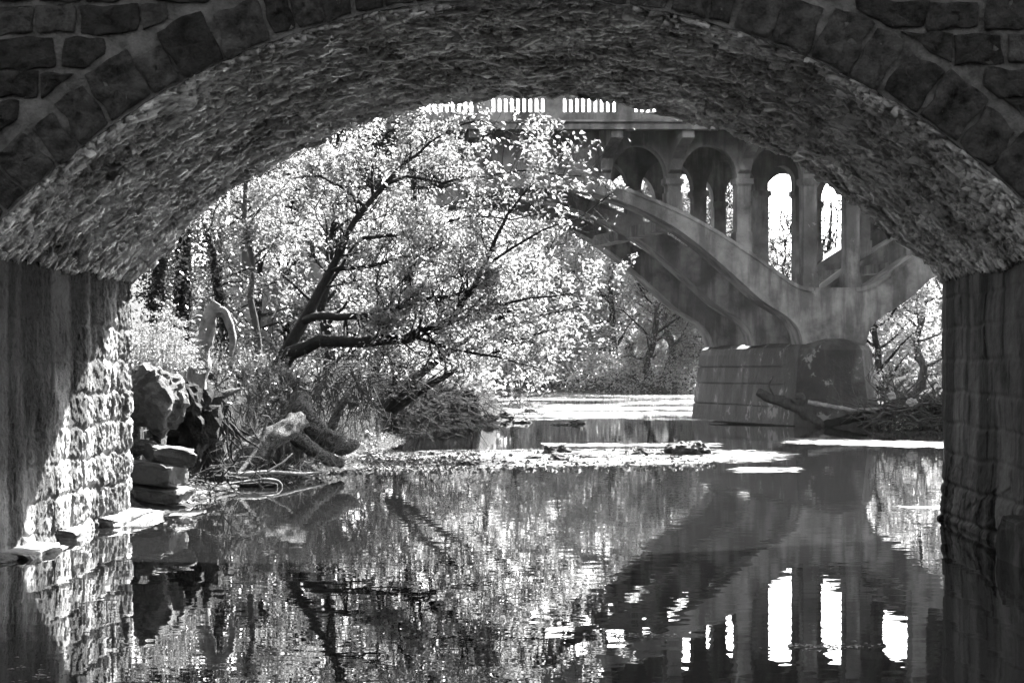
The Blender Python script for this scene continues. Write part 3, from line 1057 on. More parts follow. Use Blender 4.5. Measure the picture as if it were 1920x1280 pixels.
class Plant:
    def __init__(s, seed):
        s.r = np.random.default_rng(seed)
        s.wood = MB()
        s.segs = []
        s.seed = seed
        s.clump = 0.8
        s.tw = 0.006

    def limb(s, pts, rad, sides=7, bumpy=0.12):
        P = [Vector(p) for p in pts]
        # densify with a slight wander
        o, q = [P[0]], [rad[0]]
        for i in range(len(P) - 1):
            ln = (P[i + 1] - P[i]).length
            for j in (0.5, 1.0):
                w = Vector(s.r.normal(0, 0.02 * ln, 3)) if j < 1 else Vector((0, 0, 0))
                o.append(P[i].lerp(P[i + 1], j) + w); q.append(rad[i] + (rad[i + 1] - rad[i]) * j)
        s.wood.tube(o, q, sides, bumpy=bumpy)
        return o, q

    def twig(s, p, d, ln, rad, lev, leafn, spread, up=0.12, kids=(3, 5), wander=0.28):
        r = s.r
        n_ = 4 if lev > 0 else 3
        pts, q = [Vector(p)], Vector(p)
        d = Vector(d).normalized()
        for i in range(n_):
            d = (d + Vector(r.normal(0, wander, 3)) + Vector((0, 0, up))).normalized()
            q = q + d * (ln / n_)
            pts.append(q.copy())
        s.wood.tube(pts, [rad * (1 - 0.75 * i / n_) for i in range(n_ + 1)], 5 if rad > 0.025 else 3, cap=False)
        if lev <= 0:
            cl = 1.0 if s.clump is None else min(2.3, max(0.06, 0.75 + 3.4 * s.clump * noise.noise(pts[1] * 0.85 + Vector((s.seed, 0, 0)))))
            for i in range(n_):
                a, b_ = pts[i], pts[i + 1]
                c = r.poisson(cl * leafn / n_ * (0.6 if i == 0 else 1.15))
                if c: s.segs.append((*a, *b_, c, spread))
            return
        for k in range(int(r.integers(kids[0], kids[1] + 1))):
            t = r.uniform(0.3, 1.0)
            i = min(n_ - 1, int(t * n_))
            a = pts[i].lerp(pts[i + 1], t * n_ - i)
            dd = (pts[i + 1] - pts[i]).normalized()
            side = Vector(r.normal(0, 1, 3)); side -= dd * side.dot(dd); side.normalize()
            nd = (dd * r.uniform(0.5, 1.0) + side * r.uniform(0.5, 1.0) + Vector((0, 0, 0.1)))
            s.twig(a, nd, ln * r.uniform(0.42, 0.7), rad * 0.5, lev - 1, leafn, spread, up, kids, wander)

    def along(s, pts, rad, every, ln, lev, leafn, spread, start=0.15, up=0.1, kids=(3, 5)):
        P = [Vector(p) for p in pts]
        L_ = [0]
        for i in range(len(P) - 1): L_.append(L_[-1] + (P[i + 1] - P[i]).length)
        x = L_[-1] * start
        while x < L_[-1]:
            i = max(k for k in range(len(P) - 1) if L_[k] <= x)
            t = (x - L_[i]) / max(1e-6, L_[i + 1] - L_[i])
            a = P[i].lerp(P[i + 1], t)
            dd = (P[i + 1] - P[i]).normalized()
            side = Vector(s.r.normal(0, 1, 3)); side.z += 0.2
            side -= dd * side.dot(dd); side.normalize()
            rb = rad[i] + (rad[i + 1] - rad[i]) * t
            s.twig(a, dd * s.r.uniform(0.2, 0.9) + side, ln * s.r.uniform(0.6, 1.3), max(s.tw, min(rb * 0.38, max(0.03, s.tw))), lev, leafn, spread, up, kids)
            x += every * s.r.uniform(0.5, 1.5)

    def finish(s, name, label, cat, base, wood, leaf, size, group=None, up=0.5, droop=0.0, aspect=0.55, trunk='trunk', crown='crown'):
        e = empty(name, base, label, cat, group)
        s.wood.build(trunk, wood, e, smooth=True, recalc=False)
        if s.segs: leaves(crown, s.segs, size, leaf, e, s.r, up, droop, aspect)
        return e


def px_limb(rows_):
    """rows (px, py, depth, radius)"""
    return [W(a, b_, c) for a, b_, c, _ in rows_], [d for *_, d in rows_]


# the big leaning tree over the water
t1 = Plant(21)
t1.clump = 1.3
limbs = {
    'A': [(505, 712, 45, .24), (545, 662, 44.6, .19), (600, 638, 44.2, .16), (680, 641, 43.8, .14), (760, 635, 43.5, .125), (820, 612, 43.3, .11), (848, 600, 43.2, .10), (868, 565, 43.1, .085), (892, 535, 43, .075), (908, 498, 43, .06), (930, 445, 43, .05), (952, 402, 43.1, .04), (978, 368, 43.2, .03), (1005, 340, 43.3, .015)],
    'B': [(520, 690, 45.2, .17), (552, 632, 45.2, .15), (575, 592, 45.3, .14), (598, 548, 45.4, .12), (622, 505, 45.5, .11), (650, 440, 45.7, .09), (685, 388, 45.9, .075), (724, 345, 46, .065), (760, 305, 46.2, .05), (805, 268, 46.4, .035), (850, 240, 46.5, .02)],
    'C': [(572, 600, 45.2, .11), (612, 592, 44.6, .1), (660, 593, 44, .085), (710, 590, 43.6, .075), (748, 577, 43.2, .065), (790, 563, 43, .05), (840, 556, 42.8, .035), (900, 535, 42.6, .02)],
    'D': [(848, 600, 43.2, .05), (905, 585, 42.9, .045), (960, 566, 42.6, .035), (1030, 556, 42.4, .025), (1110, 540, 42.2, .012)],
    'E': [(650, 440, 45.7, .06), (700, 445, 45.2, .05), (790, 425, 44.6, .04), (880, 405, 44.2, .03), (960, 412, 44, .02), (1030, 400, 43.9, .01)],
    'F': [(724, 345, 46, .05), (760, 330, 45.6, .045), (830, 343, 45, .035), (910, 330, 44.5, .028), (1000, 318, 44, .02), (1090, 330, 43.8, .012)],
    'G': [(780, 632, 43.5, .05), (850, 655, 43, .04), (930, 668, 42.6, .03), (1010, 690, 42.3, .012)],
    'H': [(908, 498, 43, .04), (960, 465, 42.8, .035), (1020, 430, 42.7, .025), (1085, 410, 42.6, .018), (1150, 360, 42.6, .01)],
    'I': [(685, 388, 45.9, .05), (640, 350, 46.3, .04), (600, 330, 46.8, .03), (545, 335, 47.2, .015)],
    'J': [(690, 592, 43.7, .05), (760, 520, 43.9, .04), (800, 470, 44, .03), (850, 440, 44.2, .015)],
    'K': [(700, 375, 45.9, .05), (700, 300, 46.4, .04), (725, 250, 46.6, .03), (790, 215, 46.8, .015)],
    'L': [(850, 240, 46.5, .03), (900, 225, 46, .02), (960, 250, 45.6, .015), (1040, 262, 45.3, .008)],
    'M': [(622, 505, 45.5, .06), (690, 500, 45.3, .05), (760, 480, 45, .04), (850, 500, 44.8, .02)],
}
for k, rows_ in limbs.items():
    P_, r_ = px_limb(rows_)
    o_, q_ = t1.limb(P_, [x_ * 0.82 for x_ in r_], 8)
    big = k in 'ABC'
    st = 0.30 if big else 0.12
    if k == 'A': st = 0.36
    if k in 'LFHDK':
        t1.along(o_, q_, 0.15, 0.7, 1, {'H': 4, 'L': 5, 'F': 6, 'D': 7, 'K': 12}[k], 0.055, st, 0.06, (3, 6))
    else:
        t1.along(o_, q_, 0.13 if big else 0.11, 0.85, 1, 9 if k == 'E' else 20, 0.06, st, 0.05, (3, 6))
    t1.along(o_, q_, 0.26, 1.0, 1, 0.3, 0.05, st, 0.12, (3, 5))
t1.finish('leaning_tree', 'large dark-limbed tree leaning over the river with bright young leaves', 'tree', W(505, 712, 45), M['bark'], M['leaf'], 0.105, aspect=0.48)

# second leaning tree further along the bank
t2 = Plant(31)
for rows_ in ([(725, 765, 50, .13), (765, 725, 49.6, .11), (800, 690, 49.3, .1), (832, 668, 49, .085), (880, 630, 48.7, .06), (930, 600, 48.5, .04), (990, 560, 48.3, .02)],
              [(735, 770, 50, .11), (790, 732, 49.8, .09), (835, 705, 49.5, .075), (890, 672, 49.2, .05), (960, 645, 49, .03), (1040, 630, 48.8, .015)],
              [(832, 668, 49, .05), (850, 610, 49.4, .04), (900, 560, 49.8, .03), (960, 500, 50, .015)],
              [(880, 630, 48.7, .04), (960, 640, 48.2, .03), (1060, 610, 48, .015)],
              [(930, 600, 48.5, .035), (1020, 590, 48.3, .025), (1100, 570, 48, .012)]):
    P_, r_ = px_limb(rows_)
    o_, q_ = t2.limb(P_, r_)
    t2.along(o_, q_, 0.11, 0.85, 1, 18, 0.07, 0.35, 0.03, (4, 6))
t2.finish('leaning_tree', 'twin-stemmed slim tree leaning low over the water under the bigger leaning tree', 'tree', W(725, 765, 50), M['bark'], M['leaf'], 0.12, aspect=0.48)


def tree(name, label, base, height, spread, seed, wood, leaf, size, nl=11, limbs=14, trunk_r=0.16, lean=(0, 0), first=0.25, group=None, lev=1, spread_l=0.1, every=0.0, sub=6):
    p = Plant(seed)
    if name == 'bare_tree': p.tw = 0.09
    r = p.r
    B = Vector(base)
    P_, q_ = [], []
    for i in range(9):
        t = i / 8
        P_.append(B + Vector((lean[0] * t + r.normal(0, 0.012 * height) * (t > 0), lean[1] * t + r.normal(0, 0.012 * height) * (t > 0), height * 0.93 * t - 0.3 * (i == 0))))
        q_.append(trunk_r * (1 - 0.85 * t) + 0.01)
    q_[0] *= 1.5
    o_, w_ = p.limb(P_, q_, 8)
    for k in range(limbs):
        t = first + (1 - first) * (k + r.uniform(0, 1)) / limbs
        j = min(len(o_) - 2, int(t * (len(o_) - 1)))
        az = k * 2.4 + r.uniform(-0.5, 0.5)
        ln = spread * (0.45 + 0.75 * math.sin(math.pi * min(1, max(0.08, (t - first) / (1 - first)) ** 0.8))) * r.uniform(0.7, 1.15)
        d = Vector((math.cos(az), math.sin(az), r.uniform(0.15, 0.8)))
        pts, q = [o_[j]], o_[j].copy()
        for i in range(4):
            d = (d.normalized() + Vector(r.normal(0, 0.18, 3)) + Vector((0, 0, 0.04)))
            q = q + d.normalized() * ln / 4
            pts.append(q.copy())
        rb = max(0.02, w_[j] * 0.5)
        rad = [rb * (1 - 0.8 * i / 4) for i in range(5)]
        p.wood.tube(pts, rad, 5, cap=False)
        p.along(pts, rad, ln / sub, ln * 0.36, lev, nl, spread_l, 0.2, 0.06)
    return p.finish(name, label, 'tree', base, wood, leaf, size, group)


def gz(px, d):
    x = (px - 960) * d / F
    return (x, d, ground_z(x, d))


# woodland on the left bank
tree('bank_tree', 'tall slim tree with a bare grey lower trunk behind the snapped dead tree', gz(487, 52), 8.2, 1.7, 41, M['bark_mid'], M['leaf'], 0.10, 22, 18, 0.09, (-0.5, 0.3), 0.35, spread_l=0.09)
tree('bank_tree', 'bushy tree with bright leaves behind the fork of the leaning tree', gz(610, 58), 9.0, 2.4, 42, M['bark'], M['leaf'], 0.11, 26, 22, 0.14, (0.4, 0), 0.12, spread_l=0.11)
tree('bank_tree', 'leafy tree in front of the balustrade between the leaning tree and the concrete bridge', gz(745, 62), 9.6, 2.6, 43, M['bark'], M['leaf'], 0.11, 26, 24, 0.15, (0.8, -0.5), 0.15, spread_l=0.11)
tree('bank_tree', 'tree with sparse pale leaves showing sky gaps above the feathery weeds', gz(405, 57), 9.0, 1.9, 44, M['bark'], M['leaf2'], 0.10, 15, 18, 0.12, (0.3, 0), 0.2, spread_l=0.11)
tree('bank_tree', 'low leafy tree filling the bank edge under the concrete arch', gz(700, 68), 6.0, 2.4, 45, M['bark'], M['leaf2'], 0.12, 24, 20, 0.11, (0.8, 0), 0.08, spread_l=0.12)
tree('bank_tree', 'broad shaded tree far back on the left bank between the dead tree and the fork', gz(540, 76), 11.0, 3.2, 46, M['bark'], M['leaf2'], 0.14, 24, 24, 0.18, (0.2, 0), 0.1, spread_l=0.14)

tree('bank_tree', 'dense leafy tree screening the far pier of the concrete bridge behind the dead tree', gz(490, 64), 8.0, 2.2, 47, M['bark'], M['leaf2'], 0.13, 26, 24, 0.13, (0.1, 0), 0.05, spread_l=0.13)

# ivy-clad dark trees beside the stone bridge
t3 = Plant(51)
for rows_ in ([(338, 690, 44, .26), (338, 600, 44, .22), (342, 500, 44, .19), (346, 420, 44, .16), (352, 330, 44, .13), (350, 240, 44, .1)],
              [(300, 690, 42, .2), (296, 600, 42, .17), (300, 500, 42.3, .14), (312, 420, 42.6, .1), (320, 350, 43, .07)]):
    P_, r_ = px_limb(rows_)
    o_, q_ = t3.limb(P_, r_, 9)
    for k in range(len(o_) - 1):
        t3.segs.append((*o_[k], *o_[k + 1], 420 if k < 7 else 120, 0.20 if k < 7 else 0.14))
    t3.along(o_, q_, 0.3, 0.7, 1, 12, 0.1, 0.25, 0.05)
t3.finish('ivy_tree', 'dark ivy-clad tree with twin trunks close beside the stone abutment', 'tree', W(338, 690, 44), M['bark'], M['leaf_dark'], 0.10)
t3b = Plant(52)
P_, r_ = px_limb([(440, 700, 47, .16), (425, 620, 47, .13), (410, 550, 47, .11), (400, 480, 47, .09), (385, 420, 47.3, .06)])
o_, q_ = t3b.limb(P_, r_)
for k in range(len(o_) - 1): t3b.segs.append((*o_[k], *o_[k + 1], 200, 0.22))
t3b.along(o_, q_, 0.22, 0.8, 1, 16, 0.12, 0.2, 0.05)
t3b.finish('ivy_tree', 'shaded small tree thick with dark leaves behind the snapped dead tree', 'tree', W(440, 700, 47), M['bark'], M['leaf_dark'], 0.10)

# far bank: copies of three prototypes
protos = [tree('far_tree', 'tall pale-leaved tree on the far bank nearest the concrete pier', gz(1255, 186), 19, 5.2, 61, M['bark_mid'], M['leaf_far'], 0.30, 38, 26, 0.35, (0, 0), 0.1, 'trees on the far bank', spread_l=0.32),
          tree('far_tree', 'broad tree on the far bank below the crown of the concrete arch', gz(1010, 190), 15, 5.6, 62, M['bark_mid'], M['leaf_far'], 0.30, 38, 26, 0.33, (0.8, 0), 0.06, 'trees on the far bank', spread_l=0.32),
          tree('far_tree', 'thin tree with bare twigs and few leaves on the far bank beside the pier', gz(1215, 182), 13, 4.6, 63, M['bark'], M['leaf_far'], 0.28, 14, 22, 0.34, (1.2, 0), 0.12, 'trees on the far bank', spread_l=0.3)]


def copy_tree(o, loc, sc, rot, label):
    c = o.copy(); col.objects.link(c)
    c.location = loc; c.scale = (sc, sc, sc); c.rotation_euler = (0, 0, rot)
    c['label'] = label
    for ch in o.children:
        k = ch.copy(); col.objects.link(k); k.parent = c
    return c


far = [(0, 1180, 200, 0.95, 5.5, 'full-crowned far bank tree filling the gap left of the pier foot'),
       (1, 1290, 188, 1.0, 0.6, 'low spreading far bank tree touching the pier edge at the waterline'),
       (0, 1775, 170, 0.9, 3.0, 'far bank tree whose crown brushes the dark right abutment edge'),
       (1, 905, 200, 1.3, 1.0, 'far bank tree seen low through the leaning branches, leftmost under the arch'),
       (0, 1085, 205, 1.05, 2.0, 'rounded far bank tree in the middle of the arch opening'),
       (1, 1150, 194, 1.1, 3.1, 'low bushy far bank tree over the water, right of the arch middle'),
       (0, 1330, 196, 0.95, 4.1, 'far bank tree partly hidden by the concrete pier'),
       (0, 1725, 150, 0.8, 0.5, 'bright leafy tree between the pier and the dark right abutment'),
       (2, 1660, 140, 0.9, 2.2, 'bare dark tree with arching limbs just right of the pier'),
       (1, 1690, 185, 1.0, 5.1, 'bushy tree low behind the driftwood heap right of the pier'),
       (0, 830, 215, 1.05, 0.2, 'far bank tree mostly hidden behind the leaning trees'),
       (1, 1400, 210, 1.0, 2.7, 'far bank tree behind the concrete pier and ribs'),
       (0, 1800, 200, 0.9, 1.2, 'far bank tree hidden behind the right abutment, glimpsed in the reflection'),
       (2, 960, 184, 0.8, 0.9, 'thin twiggy tree at the water edge under the arch crown'),
       (1, 700, 130, 0.8, 4.4, 'tree on the left bank beyond the concrete bridge'),
       (0, 560, 120, 0.8, 3.4, 'pale leafy tree beyond the concrete bridge behind the leaning fork'),
       (1, 430, 115, 0.75, 1.4, 'pale tree beyond the concrete bridge behind the ivy trees')]
for k, px, d, sc, rt, lb in far:
    copy_tree(protos[k], gz(px, d), sc, rt, lb)

# bare trees seen between the columns
bare = tree('bare_tree', 'leafless tree against the white sky between the twin columns and the next', gz(1555, 165), 17.5, 5.0, 71, M['bark'], M['leaf_far'], 0.22, 1.5, 22, 0.42, (0, 0), 0.2, 'bare trees behind the bridge columns', lev=2, spread_l=0.25)
for px, d, sc, rt, lb in ((1468, 172, 0.82, 1.3, 'leafless low tree behind the columns left of the pier top'), (1385, 180, 0.95, 2.6, 'leafless tree faint behind the middle columns'), (1320, 190, 1.05, 3.9, 'leafless tree tip behind the left columns of the spandrel')):
    copy_tree(bare, gz(px, d), sc, rt, lb)

# undergrowth along the banks: nobody could count it
r = np.random.default_rng(5)
segs = []
for i in range(1500):
    px = r.uniform(820, 1850); d = r.uniform(177, 190)
    x, y, z = gz(px, d)
    h = r.gamma(2, 0.7)
    segs.append((x, y, z, x + r.normal(0, .5), y, z + h, 26, 0.4))
for i in range(700):
    y = r.uniform(95, 178); x = np.interp(y, *zip(*XL)) - r.uniform(0.5, 6)
    z = ground_z(x, y); h = r.gamma(2, 0.6)
    segs.append((x, y, z, x, y, z + h, 12, 0.35))
wood_ = []
for i in range(2600):
    px = r.uniform(760, 1900); d = r.uniform(208, 245)
    x, y, z = gz(px, d)
    top = (15 if px < 1330 else 11) * r.uniform(0.45, 1.0) * (1 + 0.25 * noise.noise(Vector((px * 0.013, 0, 5))))
    z1 = z + top * r.uniform(0.15, 0.9)
    wood_.append((x, y, z1, x + r.normal(0, .8), y, z1 + top * 0.16, 34, 0.75))
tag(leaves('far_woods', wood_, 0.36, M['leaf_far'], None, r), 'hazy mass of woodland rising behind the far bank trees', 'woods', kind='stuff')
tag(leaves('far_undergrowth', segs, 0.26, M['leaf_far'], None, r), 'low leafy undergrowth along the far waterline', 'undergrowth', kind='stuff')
segs = []
for i in range(2600):
    y = r.uniform(37.5, 75); x = np.interp(y, *zip(*XL)) - r.uniform(0.9, 5.5)
    if y < 41 and x > -4.6: continue
    z = ground_z(x, y); h = r.gamma(2, 0.16)
    segs.append((x, y, z, x + r.normal(0, .1), y + r.normal(0, .1), z + h, 12, 0.12))
tag(leaves('bank_undergrowth', segs, 0.085, M['grass'], None, r, 0.1, 0.0, 0.4), 'tangle of low leaves and grass on the left bank', 'undergrowth', kind='stuff')


# bare brush hanging over the cut bank
def brush(name, label, base, n_, ln, seed, spread, up, dirx=0.0, mat='twig', rad=0.012, lev=1):
    p = Plant(seed)
    for i in range(n_):
        b0 = Vector(base) + Vector(p.r.normal(0, 1, 3) * np.array(spread))
        d = Vector((dirx + p.r.normal(0, 0.6), p.r.normal(0, 0.5), up + p.r.normal(0, 0.35)))
        p.twig(b0, d, ln * p.r.uniform(0.5, 1.4), rad * p.r.uniform(0.6, 1.4), lev, 0, 0.1, 0.0, (2, 4), 0.3)
    o = p.wood.build(name, M[mat], None, recalc=False)
    return tag(o, label, 'brush')


brush('brush_tangle', 'dark tangle of bare twigs hanging over the cut bank below the big limb', W(660, 705, 46), 260, 0.9, 81, (0.9, 1.0, 0.30), 0.15, 0.5, 'bark')
brush('brush_tangle', 'thin bare twigs sprouting at the foot of the snapped dead tree', W(440, 760, 37), 45, 0.6, 82, (0.4, 0.3, 0.15), 0.3, 0.2)
brush('brush_tangle', 'dense thicket of dark twigs trailing down the bank under the twin-stemmed tree', W(765, 765, 53), 260, 0.9, 87, (1.0, 1.2, 0.30), -0.05, 0.3, 'bark')
brush('brush_tangle', 'snarl of grey branches lodged against the bank between the roots and the boulder', W(440, 790, 40.0), 110, 0.7, 88, (0.6, 0.4, 0.3), 0.0, 0.3, 'bark_mid', 0.012)
brush('brush_tangle', 'bleached bent twigs at the end of the fallen log', W(680, 830, 42), 14, 0.45, 83, (0.15, 0.15, 0.05), 0.9, 0.2, 'driftwood', 0.009)
brush('brush_tangle', 'drooping dead branches touching the water beyond the leaning stems', W(860, 745, 52), 60, 0.9, 84, (0.8, 0.8, 0.12), -0.12, 0.7, 'bark')

# feathery weeds beside the abutment
wd = Plant(91)
for i in range(70):
    px = wd.r.uniform(243, 372)
    d = wd.r.uniform(32.0, 35.0)
    hgt = wd.r.uniform(0.5, 1.0) * interp([(243, 0.9), (290, 1.3), (330, 1.0), (372, 0.6)], px)
    b0 = W(px, 715 - max(0, 300 - px) * 0.1, d)
    q, dv = b0.copy(), Vector((wd.r.normal(0, .12), wd.r.normal(0, .12), 1))
    pts = [q.copy()]
    for j in range(6):
        dv = (dv + Vector((wd.r.normal(0.02, .08), wd.r.normal(0, .08), -0.02))).normalized()
        q = q + dv * hgt / 6; pts.append(q.copy())
        if j > 1:
            for s_ in range(5):
                e_ = q + Vector((wd.r.normal(0, .11), wd.r.normal(0, .08), wd.r.uniform(-0.05, 0.05)))
                wd.segs.append((*q, *e_, 9, 0.012))
    wd.wood.tube(pts, [0.006 * (1 - j / 8) for j in range(7)], 3, cap=False)
wd.finish('feathery_weeds', 'tall pale feathery weeds growing at the end of the stone abutment', 'weeds', W(300, 715, 33.5), M['weed'], M['weed'], 0.035, trunk='stems', crown='seed_heads', aspect=0.5)

dg = Plant(95)
for i in range(420):
    px = dg.r.uniform(410, 640); d = dg.r.uniform(39.5, 44)
    x = (px - 960) * d / F
    q = Vector((x, d, max(0.6, ground_z(x, d)) - 0.05)); dv = Vector((dg.r.normal(0, .35), dg.r.normal(0, .3), 1)); pts = [q.copy()]
    hgt = dg.r.uniform(0.25, 0.7)
    for j in range(4):
        dv = (dv + Vector((dg.r.normal(0, .15), dg.r.normal(0, .1), -0.25))).normalized()
        q = q + dv * hgt / 4; pts.append(q.copy())
    dg.wood.tube(pts, [0.008 * (1 - j / 5.5) for j in range(5)], 3, cap=False)
tag(dg.wood.build('dry_grass', M['weed'], None, recalc=False), 'pale dry grass stems along the top of the bank behind the fallen tree', 'grass', kind='stuff')

# ------------------------------------------------------------------ dead wood and stones on the left bank
def logs(name, label, parts, cat='log', mat='bark_pale', sides=20, bumpy=0.35, base=None):
    """first limb = trunk, the others = branches of the same dead tree"""
    base = base or W(*parts[0][0][:3])
    e = empty(name, base, label, cat)
    for i, rows_ in enumerate(parts):
        P_, q_ = px_limb(rows_)
        o, q = [], []
        for k in range(len(P_) - 1):
            for j in range(8):
                t = j / 8
                o.append(P_[k].lerp(P_[k + 1], t)); q.append((q_[k] + (q_[k + 1] - q_[k]) * t))
        o.append(P_[-1]); q.append(q_[-1])
        oo = [v.copy() for v in o]
        for _ in range(6):
            o = [v.copy() for v in oo]
            for k in range(1, len(o) - 1): oo[k] = (o[k - 1] + o[k] * 2 + o[k + 1]) / 4
        q = [r_ * (1 + 0.20 * fbm(v.x * 5, v.y * 3, v.z * 5 + i, 6, 0.8)) for r_, v in zip(q, oo)]
        mb = MB(); mb.tube(oo, q, sides, bumpy=bumpy)
        mb.build('trunk' if i == 0 else 'branch', M[mat], e, smooth=True)
    return e


logs('dead_tree', 'snapped dead tree with pale bark and a bent broken top on the bank', mat='driftwood', parts=[
    [(362, 742, 36, .21), (370, 700, 36, .17), (382, 640, 36, .14), (392, 600, 36, .12), (402, 578, 36, .11), (408, 568, 36, .06)],
    [(400, 584, 36, .09), (420, 582, 36, .08), (432, 610, 35.9, .075), (438, 640, 35.8, .06), (432, 668, 35.8, .035)],
    [(385, 600, 36, .04), (372, 592, 36, .03), (358, 600, 36, .015)]], cat='dead tree')
logs('fallen_tree', 'fallen tree trunk with furrowed bark arching from the bank to the water', [
    [(408, 905, 37.2, .24), (445, 868, 37.4, .21), (490, 832, 37.8, .2), (535, 806, 38.4, .19), (560, 790, 39, .2)],
    [(540, 808, 38.6, .14), (580, 838, 39.2, .12), (612, 860, 39.8, .11), (640, 868, 40.2, .09)],
    [(560, 740, 40, .13), (566, 770, 39.8, .2), (585, 805, 39.8, .22), (620, 828, 40, .19), (650, 835, 40.2, .15), (668, 832, 40.4, .10)]], 'fallen tree')
logs('broken_log', 'pale broken branch standing upright out of the shaded bank', [
    [(616, 825, 41, .10), (628, 785, 41, .085), (642, 755, 41, .075), (654, 735, 41, .05)],
    [(648, 750, 41, .06), (662, 756, 40.8, .055), (672, 757, 40.7, .04)]], 'log')
logs('root_mass', 'dark upturned root mass between the boulder and the fallen tree', [
    [(395, 760, 36.5, .16), (400, 800, 36.5, .22), (392, 850, 36.4, .26), (395, 905, 36.3, .30)],
    [(395, 760, 36.5, .09), (420, 740, 36.5, .06), (450, 730, 36.8, .03)],
    [(390, 800, 36.3, .10), (365, 830, 36, .07), (352, 870, 35.8, .04)]], 'roots', 'bark_mid', 10, 0.7)
logs('driftwood_log', 'bent bleached log lying in the shallows in front of the boulder', [
    [(286, 965, 30.2, .045), (310, 945, 30.6, .055), (340, 930, 31.2, .05), (384, 922, 32, .03)]], 'log', 'driftwood', 8)
logs('driftwood_log', 'thin curved bleached branch looping over the water below the fallen tree', [
    [(420, 912, 36, .035), (455, 905, 36, .035), (500, 899, 36, .03), (522, 902, 36, .028), (528, 910, 36, .024), (522, 924, 36, .015)]], 'log', 'driftwood', 7)
logs('driftwood_log', 'short dark sodden log under the looping bleached branch', [
    [(450, 912, 35.8, .06), (490, 910, 35.8, .075), (520, 911, 35.8, .05)]], 'log', 'bark', 9)
logs('driftwood_log', 'long low shaded log lying along the shore under the stacked slabs', [
    [(258, 945, 31, .05), (320, 930, 32.4, .06), (400, 920, 34, .05), (440, 912, 35, .03)]], 'log', 'bark', 8)
logs('driftwood_log', 'long pale curved branch lying from the roots over the pebbly shore to the water', [
    [(400, 880, 36.6, .035), (440, 893, 36.3, .045), (500, 884, 36.8, .04), (560, 888, 37.6, .03), (610, 884, 39, .015)],
    [(500, 884, 36.8, .022), (530, 868, 37, .018), (548, 850, 37.2, .01)]], 'log', 'driftwood', 8)
logs('driftwood_log', 'crooked grey branch leaning up against the fallen trunk', [
    [(430, 905, 36.2, .03), (462, 870, 36.8, .035), (488, 830, 37.3, .03), (500, 790, 37.6, .02), (520, 765, 37.8, .012)],
    [(488, 830, 37.3, .018), (470, 800, 37.2, .014), (462, 780, 37.1, .008)]], 'log', 'bark_pale', 8)
logs('driftwood_twig', 'small pale forked twig sticking out of the calm water', [
    [(360, 940, 31.8, .012), (375, 948, 31.6, .012), (386, 962, 31.4, .010)],
    [(386, 962, 31.4, .008), (378, 966, 31.3, .006), (368, 976, 31.2, .005)]], 'twig', 'driftwood', 5)

rock('bank_boulder', W(293, 748, 31.2), (0.44, 0.55, 0.47), 'large smooth-faced boulder jutting over dark slabs beside the abutment', 'boulder', seed=23, rough=0.35, sub=4)
rock('bank_boulder', W(350, 785, 33.0), (0.42, 0.5, 0.55), 'dark lumpy earth-covered boulder behind the big one at the foot of the dead tree', 'soil', seed=29, rough=0.6, sub=4)
rock('stone_slab', W(317, 852, 30.6), (0.30, 0.4, 0.12), 'upper squared slab of the stack below the boulder', 'boulder', seed=33, flat=True, rough=0.12, rot=0.1)
rock('stone_slab', W(292, 888, 30.4), (0.34, 0.4, 0.155), 'middle and thickest squared slab of the stack below the boulder', 'boulder', seed=35, flat=True, rough=0.12, rot=-0.06)
rock('stone_slab', W(300, 922, 30.4), (0.42, 0.4, 0.09), 'lowest slab of the stack below the boulder, at the waterline', 'boulder', seed=37, flat=True, rough=0.14)
rock('stone_slab', W(268, 838, 31.0), (0.16, 0.3, 0.10), 'small stone wedged between the abutment and the upper slab', 'boulder', seed=39, flat=True, rough=0.2)

rt = Plant(111)
for i in range(240):
    px = rt.r.uniform(440, 700); d = rt.r.uniform(40.0, 42.5) + (px - 440) * 0.012
    q = W(px, rt.r.uniform(695, 745), d)
    dv = Vector((rt.r.normal(0, .4), rt.r.normal(-0.5, .3), -0.4)); pts = [q.copy()]
    for j in range(5):
        dv = (dv + Vector((rt.r.normal(0, .35), rt.r.normal(0, .2), -0.35))).normalized()
        q = q + dv * rt.r.uniform(0.08, 0.26); pts.append(q.copy())
    rt.wood.tube(pts, [rt.r.uniform(0.006, 0.02) * (1 - j / 7) for j in range(6)], 4, cap=False)
tag(rt.wood.build('hanging_roots', M['bark_mid'], None, recalc=False), 'curtain of bare roots hanging from the undercut bank behind the fallen tree', 'roots')
rt = Plant(113)
for i in range(90):
    px = rt.r.uniform(340, 430)
    q = W(px, rt.r.uniform(735, 800), rt.r.uniform(35.6, 36.4))
    dv = Vector((rt.r.normal(0, .6), rt.r.normal(-0.2, .3), -0.6)); pts = [q.copy()]
    for j in range(6):
        dv = (dv + Vector((rt.r.normal(0, .45), rt.r.normal(0, .25), -0.2))).normalized()
        q = q + dv * rt.r.uniform(0.08, 0.22); pts.append(q.copy())
    rt.wood.tube(pts, [rt.r.uniform(0.012, 0.045) * (1 - j / 8) for j in range(7)], 5, cap=False)
tag(rt.wood.build('hanging_roots', M['bark_mid'], None, recalc=False, smooth=True), 'knotted mass of roots spilling down below the snapped dead tree', 'roots')
r = np.random.default_rng(115)
sg = []
for i in range(5200):
    y = r.uniform(31, 62); x = np.interp(y, *zip(*XL)) - r.uniform(-0.5, 1.6)
    z = ground_z(x, y)
    if z < 0.0: continue
    sg.append((x, y, z + 0.012, x + 0.02, y, z + 0.02, 1, 0.01))
tag(leaves('bank_litter', sg, 0.09, M['weed'], None, r, 1.2), 'scattered dead leaves and twig litter along the muddy shore', 'leaf litter', kind='stuff')
